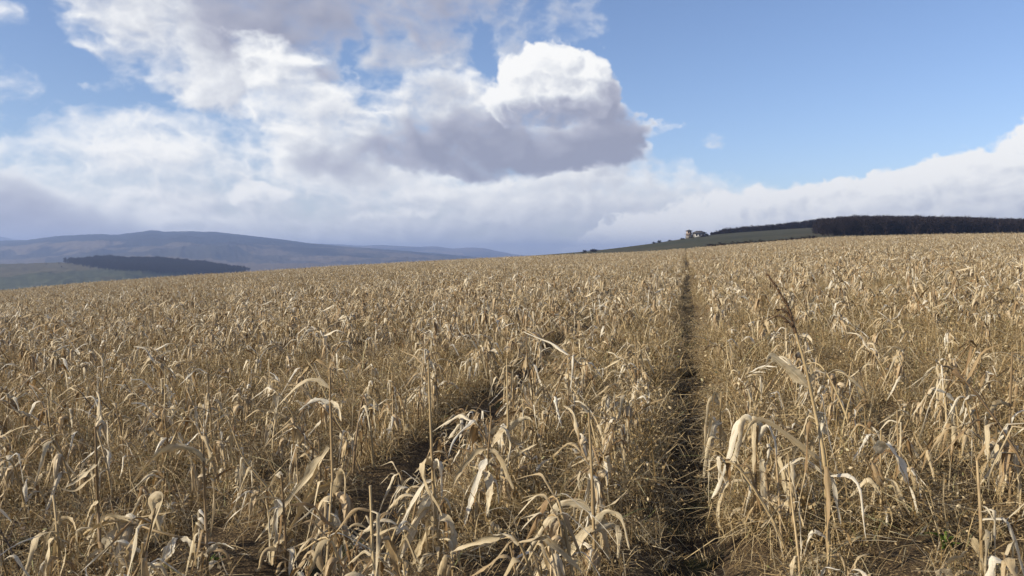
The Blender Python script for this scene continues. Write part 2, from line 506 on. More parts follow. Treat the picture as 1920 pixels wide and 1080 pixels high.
def ground(x, y):
    x, y = np.asarray(x, float), np.asarray(y, float)
    yy = np.maximum(y, 1.0)
    q = np.clip(x / yy, -1.15, 1.15)
    plane = .066 * x + .0085 * y
    cone = interp(q, SX, SY) * yy
    r = np.hypot(x, y)
    w = sstep(6, 30, r) * sstep(2, 8, y)
    z = plane * (1 - w) + cone * w
    end = interp(q, EX, EY)
    # past the field: a meadow slope ahead and to the right, a drop into the valley on the left
    mead = interp(q, MX, MY)
    t = np.clip((y - end) / (600 - end), 0, 1)
    base = interp(q, SX, SY)
    ang = base + (mead - base) * sstep(0, 1, t) - .004 * np.sin(np.clip(t, 0, 1) * math.pi)
    fall = np.maximum(y - 600, 0)
    z2 = ang * yy - fall * .05 - np.minimum(fall * 1e-4, .1) * fall
    z = np.where((y > end) & (y > 2), z2, z)
    z = np.maximum(z, -170)
    und = (vnoise(x / 9 + 200, y / 9 + 200) - .5) * .30 * sstep(4, 25, r) * (1 - sstep(120, 260, r))
    return z + und
def relief(x, y):
    """clods, drill ridges and the wheel track pressed into the soil"""
    s, t = st(x, y)
    tr = np.exp(-(t / .27) ** 2) + .8 * np.exp(-((t + 2.15) / .24) ** 2)
    near = 1 - sstep(40, 70, np.hypot(x, y))
    return near * (-.15 * tr + .025 * np.cos(2 * math.pi * (t / .8)) * -1 + (fbm(x * 3 + 90, y * 3 + 40, 4) - .5) * .10 * (1 - .5 * tr))
def on_ground(x, y):
    return ground(x, y) + relief(x, y)
def polar(name, radii, azs, zf, mat, **props):
    RR, AA = np.meshgrid(radii, azs, indexing='ij')
    X, Y = RR * np.sin(AA), RR * np.cos(AA)
    b = MB()
    b.grid(np.stack([X, Y, zf(X, Y)], -1)[:, ::-1])
    return link(name, b.mesh(name, mat), **props)

# the whole sheet of ground; finer where the camera looks
rad = np.concatenate([[0.02], np.arange(.6, 14, .11), np.geomspace(14, 320, 170)[0:], np.geomspace(328, 1600, 90)])
azf = np.radians(np.linspace(-46, 46, 560))
azb = np.radians(np.linspace(46, 314, 90))[1:]
field = polar('field_ground', rad[rad < 262], np.concatenate([azf, azb]), on_ground, M_SOIL, kind='structure')
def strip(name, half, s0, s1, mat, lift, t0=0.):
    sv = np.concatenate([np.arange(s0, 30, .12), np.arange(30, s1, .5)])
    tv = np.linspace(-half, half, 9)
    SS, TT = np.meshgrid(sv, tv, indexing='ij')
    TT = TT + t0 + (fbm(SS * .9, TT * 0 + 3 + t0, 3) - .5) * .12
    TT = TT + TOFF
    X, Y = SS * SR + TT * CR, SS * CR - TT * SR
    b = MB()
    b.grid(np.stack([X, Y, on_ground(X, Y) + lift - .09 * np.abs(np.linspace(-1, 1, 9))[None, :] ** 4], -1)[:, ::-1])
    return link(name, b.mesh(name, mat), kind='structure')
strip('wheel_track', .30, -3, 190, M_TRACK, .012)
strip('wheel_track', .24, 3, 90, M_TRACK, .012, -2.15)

def grassland(nt, b):
    p = pos(nt)
    n1 = nt.noise(p, .012, 5, .6)[0]
    n2 = nt.noise(p, .15, 5, .65)[0]
    c = nt.ramp(n1, [(.3, (.034, .037, .021)), (.5, (.048, .048, .028)), (.7, (.070, .060, .038))])
    c = nt.mix(1.0, c, nt.rng(n2, .3, .7, .7, 1.25, 'LINEAR'), 'MULTIPLY')
    nt.put(b.inputs['Base Color'], c)
    bump(nt, b, n2, .8, .5)
M_MEADOW = material('meadow_grass', grassland, .95, .1)
def meadow_z(x, y):
    return ground(x, y) - 0.05 * 0
radm = np.concatenate([np.linspace(262, 700, 110), np.geomspace(706, 1700, 30)])
RRm, AAm = np.meshgrid(radm, np.concatenate([azf, azb]), indexing='ij')
polar('meadow', np.concatenate([[rad[rad < 262][-1]], radm]), np.concatenate([azf, azb, [azf[0] + 2 * math.pi]]), ground, M_MEADOW, kind='structure')

# ------------------------------------------------------------------ valley floor and far hills
def hill_mat(name, base, wood, field_c, scale, wood_lo, snow=None, zw=0.0):
    def build(nt, b):
        p = pos(nt)
        v = nt.n('ShaderNodeTexVoronoi', feature='F1')
        nt.put(v.inputs['Vector'], nt.v('MULTIPLY', p, (1, 1, 0)))
        v.inputs['Scale'].default_value = scale
        cs = nt.n('ShaderNodeSeparateColor')
        nt.put(cs.inputs[0], v.outputs['Color'])
        c = nt.mix(nt.rng(cs.outputs[0], .2, .9), base, field_c)
        n = nt.noise(p, scale * .55, 5, .6)[0]
        hgt = nt.m('MULTIPLY', nt.sep(p)[2], zw)
        c = nt.mix(nt.rng(nt.m('ADD', n, hgt), wood_lo, wood_lo + .05), c, wood)
        nn = nt.noise(p, scale * 14, 4, .6)[0]
        c = nt.mix(1.0, c, nt.rng(nn, .3, .7, .75, 1.2, 'LINEAR'), 'MULTIPLY')
        if snow:
            x0, x1, z0 = snow
            x, y, z = nt.sep(p)[:3]
            s1 = nt.m('MULTIPLY', nt.rng(x, x0, x0 + 90), nt.rng(x, x1, x1 - 150))
            s2 = nt.m('MULTIPLY', nt.rng(z, z0, z0 + 14), nt.rng(nt.noise(p, .012, 4, .7)[0], .5, .6))
            c = nt.mix(nt.m('MULTIPLY', s1, s2), c, (.7, .72, .75))
        nt.put(b.inputs['Base Color'], c)
    return material(name, build, 1.0, .05)
M_VALLEY = hill_mat('valley_fields', (.055, .066, .036), (.035, .03, .025), (.16, .125, .08), .0022, .60)
M_KNOLL = hill_mat('knoll_pasture', (.050, .062, .034), (.065, .058, .04), (.085, .078, .05), .0030, .62)
M_RIDGE = hill_mat('ridge_woods', (.045, .043, .036), (.018, .019, .020), (.12, .095, .068), .0022, .54, snow=(-2520, -2120, 176), zw=.0012)
M_RANGE = hill_mat('range_woods', (.07, .06, .05), (.03, .03, .03), (.18, .14, .10), .0010, .50, snow=(-700, 0, 118))
def az_of(px):
    return math.atan((px - 960) / F)
def hill(name, dist, depth, back, prof, base_tan, mat, seed, pxa, pxb, n=420, rough=1.0, m=46):
    """a ridge whose crest stands `dist` away; prof = (px, py) of the crest seen from the field"""
    az = np.linspace(az_of(pxa), az_of(pxb), n)
    ca = np.cos(az)
    crest = np.interp(az, [az_of(p) for p, _ in prof], [(HOR - y) / F for _, y in prof])
    k = np.hanning(9); k /= k.sum()
    crest = np.convolve(np.concatenate([np.full(4, crest[0]), crest, np.full(4, crest[-1])]), k, 'valid')
    tt = np.concatenate([np.linspace(-1, 0, m), np.linspace(0, 1, 12)[1:]])
    P = np.zeros((len(tt), n, 3))
    for i, t in enumerate(tt):
        f = dist + (t * depth if t < 0 else t * back)
        x, y = np.tan(az) * f, np.full(n, f)
        zc, zb = crest * dist, base_tan * dist
        w = (1 - abs(t)) if t < 0 else (1 - t)
        w = w * w * (3 - 2 * w) * .55 + w * .45
        rl = (fbm(x / (depth * .16) + seed, y / (depth * .16) + seed, 5, .5, True) - .62) * (zc - zb).clip(20) * .45 * (w * (1 - w) * 3.4)
        bumpz = (fbm(x / (dist * .004) + seed, y / (dist * .004), 4) - .5) * dist * .0011 * rough
        P[i] = np.stack([x, y, zb + (zc - zb) * w + rl + bumpz], -1)
    b = MB()
    b.grid(P[:, ::-1])
    return link(name, b.mesh(name, mat), kind='structure')
# broad valley between the field and the ridges
def valley_z(x, y):
    return -62 - 40 * sstep(1200, 3000, y) + 40 * sstep(3000, 7000, y) + (fbm(x / 900 + 7, y / 900 + 7, 4) - .5) * 34
polar('valley', np.concatenate([[700], np.geomspace(760, 14000, 120)]), np.radians(np.linspace(-60, 60, 260)), valley_z, M_VALLEY, kind='structure')
hill('knoll', 2000, 1050, 700, [(-300, 500), (0, 494), (100, 491), (200, 489), (300, 492), (400, 500), (470, 508), (560, 520), (760, 540)], -.052, M_KNOLL, 3.1, -300, 760, 300)
hill('ridge', 6000, 3000, 1800, [(-500, 470), (-200, 455), (0, 451), (50, 450), (110, 442), (190, 438), (217, 440), (260, 435), (288, 431), (310, 434), (350, 433), (400, 434), (430, 437), (480, 443), (540, 450), (575, 455), (640, 461), (760, 470), (900, 482), (1100, 492)], -.012, M_RIDGE, 11.7, -500, 1100, 620)
hill('range', 10500, 3800, 2400, [(-500, 440), (-100, 440), (0, 443), (30, 449), (120, 452), (400, 455), (560, 456), (640, 458), (672, 461), (720, 459), (760, 462), (790, 463), (812, 461), (850, 466), (880, 464), (908, 465), (930, 470), (965, 477), (1100, 484), (1300, 490)], -.008, M_RANGE, 23.3, -500, 1300, 620)

# ================================================================== maize
def catmull(P, n):
    P = np.asarray(P, float)
    if len(P) == 2:
        t = np.linspace(0, 1, n)[:, None]
        return P[0] * (1 - t) + P[1] * t
    Q = np.concatenate([[2 * P[0] - P[1]], P, [2 * P[-1] - P[-2]]])
    seg = np.linspace(0, len(P) - 1 - 1e-6, n)
    i = seg.astype(int); t = (seg - i)[:, None]
    a, b, c, d = Q[i], Q[i + 1], Q[i + 2], Q[i + 3]
    return .5 * (2 * b + (c - a) * t + (2 * a - 5 * b + 4 * c - d) * t * t + (3 * b - a - 3 * c + d) * t ** 3)
def blade(b, P, half, rng, k=5, rnd=.5, fold=.5, twist=1.0, mi=0, side=None, torn=True, tear=False, rough=1., taper=.62):
    """a dry leaf along the points P: creased along its midrib, twisting and wavy at the edges"""
    n = len(P)
    T = np.gradient(P, axis=0)
    T /= np.linalg.norm(T, axis=1, keepdims=True) + 1e-9
    a = np.array(side if side is not None else np.cross(T[0], (0, 0, 1.)), float)
    if np.linalg.norm(a) < .05:
        a = np.array([1., 0, 0])
    t = np.linspace(0, 1, n)
    wprof = np.minimum(1, .42 + 2.6 * t) * np.clip(1 - t, 0, 1) ** taper * (1 + .10 * np.sin(t * rng.uniform(6, 16) + rng.uniform(0, 6)))
    wprof = np.maximum(wprof, .03)
    ph = rng.uniform(0, 6, 4)
    tw = twist * (np.sin(t * 2.6 + ph[0]) - math.sin(ph[0])) + .35 * np.sin(t * 9 + ph[1]) * t
    fo = fold * (.65 + .6 * np.sin(t * 5 + ph[2])) + .15
    us = np.linspace(-1, 1, k)
    out = np.zeros((n, k, 3))
    for i in range(n):
        a = a - T[i] * a.dot(T[i]); a /= np.linalg.norm(a) + 1e-9
        c = np.cross(T[i], a)
        s1 = a * math.cos(tw[i]) + c * math.sin(tw[i])
        c1 = np.cross(T[i], s1)
        w = half * wprof[i]
        curl = fo[i] * np.abs(us) ** 1.4
        if n > 8:
            w = w * (1 + rng.normal(0, .10))
        rip = .16 * np.sin(t[i] * 23 + ph[3] + us * 2.5) * np.abs(us)
        asym = 1 + .25 * np.sin(t[i] * 14 + us * 3 + ph[1]) * torn
        jag = 1 + (rng.normal(0, .10 * rough, k) * (np.abs(us) > .9) if n > 8 else 0)
        crump = rng.normal(0, .085 * rough, k) if n > 8 else 0
        out[i] = P[i] + np.outer(us * np.cos(curl) * w * asym * jag, s1) + np.outer((np.sin(curl) * np.abs(us) + rip + crump) * w, c1)
    if tear and n > 8:                                   # split along the veins towards the tip
        cut, i0 = rng.integers(1, k - 1), int(n * rng.uniform(.25, .6))
        t2 = np.clip(np.arange(n) - i0, 0, None)[:, None, None] / n
        off = np.array([rng.normal(0, 1), rng.normal(0, 1), rng.normal(-.3, .5)]) * half * 3.2
        A_, B_ = out[:, :cut + 1].copy(), out[:, cut:].copy()
        A_ += off * t2 ** 1.2
        B_ -= off * t2 ** 1.2 * .6
        end = int(n * rng.uniform(.7, 1.0))
        b.grid(A_[:max(end, i0 + 3)], None, rnd, mi)
        b.grid(B_, None, rnd, mi)
        return
    b.grid(out, None, rnd, mi)
def droop_path(rng, p0, az, e0, e1, c, s, L, n):
    t = np.linspace(0, 1, n)
    x = np.clip((t - c + s) / (2 * s), 0, 1)
    pitch = e0 + (e1 - e0) * x * x * (3 - 2 * x)
    azs = az + rng.uniform(-.7, .7) * t + .25 * np.sin(t * rng.uniform(3, 9) + rng.uniform(0, 6))
    d = np.stack([np.cos(pitch) * np.cos(azs), np.cos(pitch) * np.sin(azs), np.sin(pitch)], -1) * (L / (n - 1))
    P = np.concatenate([[np.zeros(3)], np.cumsum(d[:-1], 0)]) + p0
    return P
def clear_floor(P, z=.03):
    P[:, 2] = np.maximum(P[:, 2], z + .02 * np.arange(len(P)) / len(P))
    return P
def ear_parts(rng, P, rad, k=9):
    """husk-wrapped cob along the points P, and the loose husk blades round it"""
    P = catmull(P, 11)
    t = np.linspace(0, 1, 11)
    r = rad * (.22 + 1.0 * np.sin(np.clip(t * 1.12, 0, 1) * math.pi) ** .65 * (1 - .35 * t))
    e = MB()
    e.tube(P, r, k, rng.random(), 0)
    h = MB()
    for j in range(4):
        th = j * 1.57 + rng.uniform(-.4, .4)
        off = np.array([math.cos(th), math.sin(th), 0]) * rad
        Q = P[1:10].copy() + off * np.linspace(.5, 1.5 + rng.uniform(0, .9), 9)[:, None]
        Q[-1] += (P[-1] - P[0]) * rng.uniform(.1, .45)
        blade(h, Q, rad * rng.uniform(.6, 1.0), rng, 4, rng.random(), .5, .5, side=np.cross(off, P[-1] - P[0]))
    return e, h
def stalk_tube(b, P, r0, r1, rng, k=7, n=22):
    P = catmull(P, n)
    L = np.concatenate([[0], np.cumsum(np.linalg.norm(np.diff(P, axis=0), axis=1))])
    rad = r0 + (r1 - r0) * L / L[-1]
    rad *= 1 + .22 * np.exp(-(((L % .16) - .08) / .018) ** 2)            # swollen nodes
    b.tube(P, rad, k, rng.random(), 0)
    return P
def maize(rng, lod=0):
    """parts of one dry plant: list of (name, mesh builder, material, [sub-parts])"""
    H = rng.choice([rng.uniform(.32, .52), rng.uniform(.48, .78), rng.uniform(.75, 1.0)], p=[.34, .50, .16])
    lean = rng.normal(0, .30) - .16
    leany = rng.normal(0, .22)
    snapped = rng.random() < .50
    parts = []
    b = MB()
    base = [(0, 0, -.04), (lean * H * .3, leany * H * .3, H * .38), (lean * H * .8, leany * H * .8, H * .8)]
    if snapped:
        sd = -1 if rng.random() < .72 else 1
        tip = rng.uniform(.18, .42)
        base += [(base[-1][0] + sd * tip * .55, base[-1][1] + rng.uniform(-.15, .15), H * .8 - tip * rng.uniform(-.1, .5))]
    else:
        up = rng.uniform(.15, .4) if rng.random() < .25 else .1
        base += [(lean * H * 1.05, leany * H * 1.05, H * .8 + up)]
    k = (7, 4, 3)[lod]
    P = stalk_tube(b, base, .0115, .005, rng, k, (22, 9, 5)[lod])
    parts.append(('stalk', b, M_STALK, []))
    n = (rng.integers(9, 15), rng.integers(9, 14), rng.integers(8, 11))[lod]
    for i in range(n):
        h = rng.uniform(.22, .98) if i > 2 else rng.uniform(.75, .99)
        p0 = P[int(h * (len(P) - 1))]
        az = math.pi + rng.normal(0, .7) if rng.random() < .72 else rng.uniform(-1.4, 1.4)
        L = rng.uniform(.22, .52) * (1.0 if h > .3 else .75) * (.8 + .3 * H)
        strip_like = rng.random() < .34
        half = rng.uniform(.004, .009) if strip_like else rng.uniform(.011, .027)
        half *= (1., 1.15, 1.3)[lod]
        mode = rng.random()
        if mode < .50:                                    # kinked at its base, hanging limp
            e0, e1, c, s_ = rng.uniform(-.3, 1.1), rng.uniform(-1.65, -1.1), rng.uniform(.04, .22), rng.uniform(.02, .08)
        elif mode < .86:                                  # flopped sideways
            e0, e1, c, s_ = rng.uniform(.1, .8), rng.uniform(-1.15, -.6), rng.uniform(.10, .35), rng.uniform(.06, .2)
        else:                                             # still stiff
            e0, e1, c, s_ = rng.uniform(.3, 1.2), rng.uniform(-.5, .6), rng.uniform(.4, .7), rng.uniform(.05, .3)
        Q = droop_path(rng, p0, az, e0, e1, c, s_, L, (18, 9, 5)[lod])
        b = MB()
        blade(b, clear_floor(Q), half, rng, (5, 3, 2)[lod], rng.random(), rng.uniform(.1, .8), rng.uniform(.3, 1.6), tear=(lod == 0 and not strip_like and rng.random() < .5))
        parts.append(('leaf', b, M_LEAF, []))
    for j in range(1 if rng.random() < .5 else 0):
        p0 = P[int(rng.uniform(.4, .7) * (len(P) - 1))]
        a = rng.uniform(0, 6.28)
        o = np.array([math.cos(a), math.sin(a), 0]) * .05
        pe = [p0, p0 + o * .9 + (0, 0, .03), p0 + o * 1.5 - (0, 0, .06), p0 + o * 1.9 - (0, 0, rng.uniform(.16, .22))]
        e, h = ear_parts(rng, pe, rng.uniform(.022, .030), (9, 5, 4)[lod])
        parts.append(('ear', e, M_HUSK, [('husk', h, M_HUSK)] if lod < 2 else []))
    return parts
hidden = {}
def proto_collection(name, meshes):
    """source shapes for scattered stuff; the collection itself is not part of the scene"""
    c = bpy.data.collections.new(name)
    for i, me in enumerate(meshes):
        o = bpy.data.objects.new('%s_%03d' % (name, i), me)
        c.objects.link(o)
    return c
def joined(parts, name):
    mats = [M_STALK, M_LEAF, M_HUSK]
    b = MB()
    for (nm, pb, m, sub) in parts:
        b.add(pb, mats.index(m))
        for (_, sb, sm) in sub:
            b.add(sb, mats.index(sm))
    return b.mesh(name, mats)
def scatter(name, pts, rot, scl, idx, coll, **props):
    me = bpy.data.meshes.new(name)
    pts = np.asarray(pts, np.float32)
    me.vertices.add(len(pts)); me.vertices.foreach_set('co', pts.ravel())
    for nm, typ, key, arr in (('turn', 'FLOAT_VECTOR', 'vector', rot), ('size', 'FLOAT', 'value', scl), ('which', 'INT', 'value', idx)):
        at = me.attributes.new(nm, typ, 'POINT')
        at.data.foreach_set(key, np.asarray(arr, np.int32 if typ == 'INT' else np.float32).ravel())
    o = link(name, me, **props)
    g = bpy.data.node_groups.new(name, 'GeometryNodeTree')
    g.interface.new_socket('Geometry', in_out='INPUT', socket_type='NodeSocketGeometry')
    g.interface.new_socket('Geometry', in_out='OUTPUT', socket_type='NodeSocketGeometry')
    N, Lk = g.nodes.new, g.links.new
    gi, go, ip = N('NodeGroupInput'), N('NodeGroupOutput'), N('GeometryNodeInstanceOnPoints')
    ci = N('GeometryNodeCollectionInfo')
    ci.inputs[0].default_value = coll
    ci.inputs[1].default_value = True
    ci.inputs[2].default_value = True
    def attr(nm, typ):
        a = N('GeometryNodeInputNamedAttribute')
        a.data_type = typ
        a.inputs[0].default_value = nm
        return a.outputs[0]
    e2r = N('FunctionNodeEulerToRotation')
    Lk(attr('turn', 'FLOAT_VECTOR'), e2r.inputs[0])
    Lk(gi.outputs[0], ip.inputs['Points'])
    Lk(ci.outputs[0], ip.inputs['Instance'])
    ip.inputs['Pick Instance'].default_value = True
    Lk(attr('which', 'INT'), ip.inputs['Instance Index'])
    Lk(e2r.outputs[0], ip.inputs['Rotation'])
    Lk(attr('size', 'FLOAT'), ip.inputs['Scale'])
    Lk(ip.outputs[0], go.inputs[0])
    md = o.modifiers.new('scatter', 'NODES')
    md.node_group = g
    return o

# ------------------------------------------------------------------ pixel rays (to find where on the ground a plant stands)
PIT = math.atan((540 - HOR) / F)
def ray(px, py):
    a, c = (px - 960) / F, (540 - py) / F
    d = np.array([a, math.cos(PIT) + math.sin(PIT) * c, -math.sin(PIT) + math.cos(PIT) * c])
    return d / d[1]
def at_depth(px, py, y):
    return ray(px, py) * y + (0, 0, EYE)
def foot(px, py):
    d = ray(px, py)
    y = 4.0
    for _ in range(60):
        y += .6 * (EYE - float(on_ground(d[0] * y, y)) + d[2] * y) / max(.08, -d[2] + .05)
    return y
def project(x, y, z):
    z = np.asarray(z) - EYE
    f = y * math.cos(PIT) - z * math.sin(PIT)
    u = y * math.sin(PIT) + z * math.cos(PIT)
    return 960 + F * x / f, 540 - F * u / f

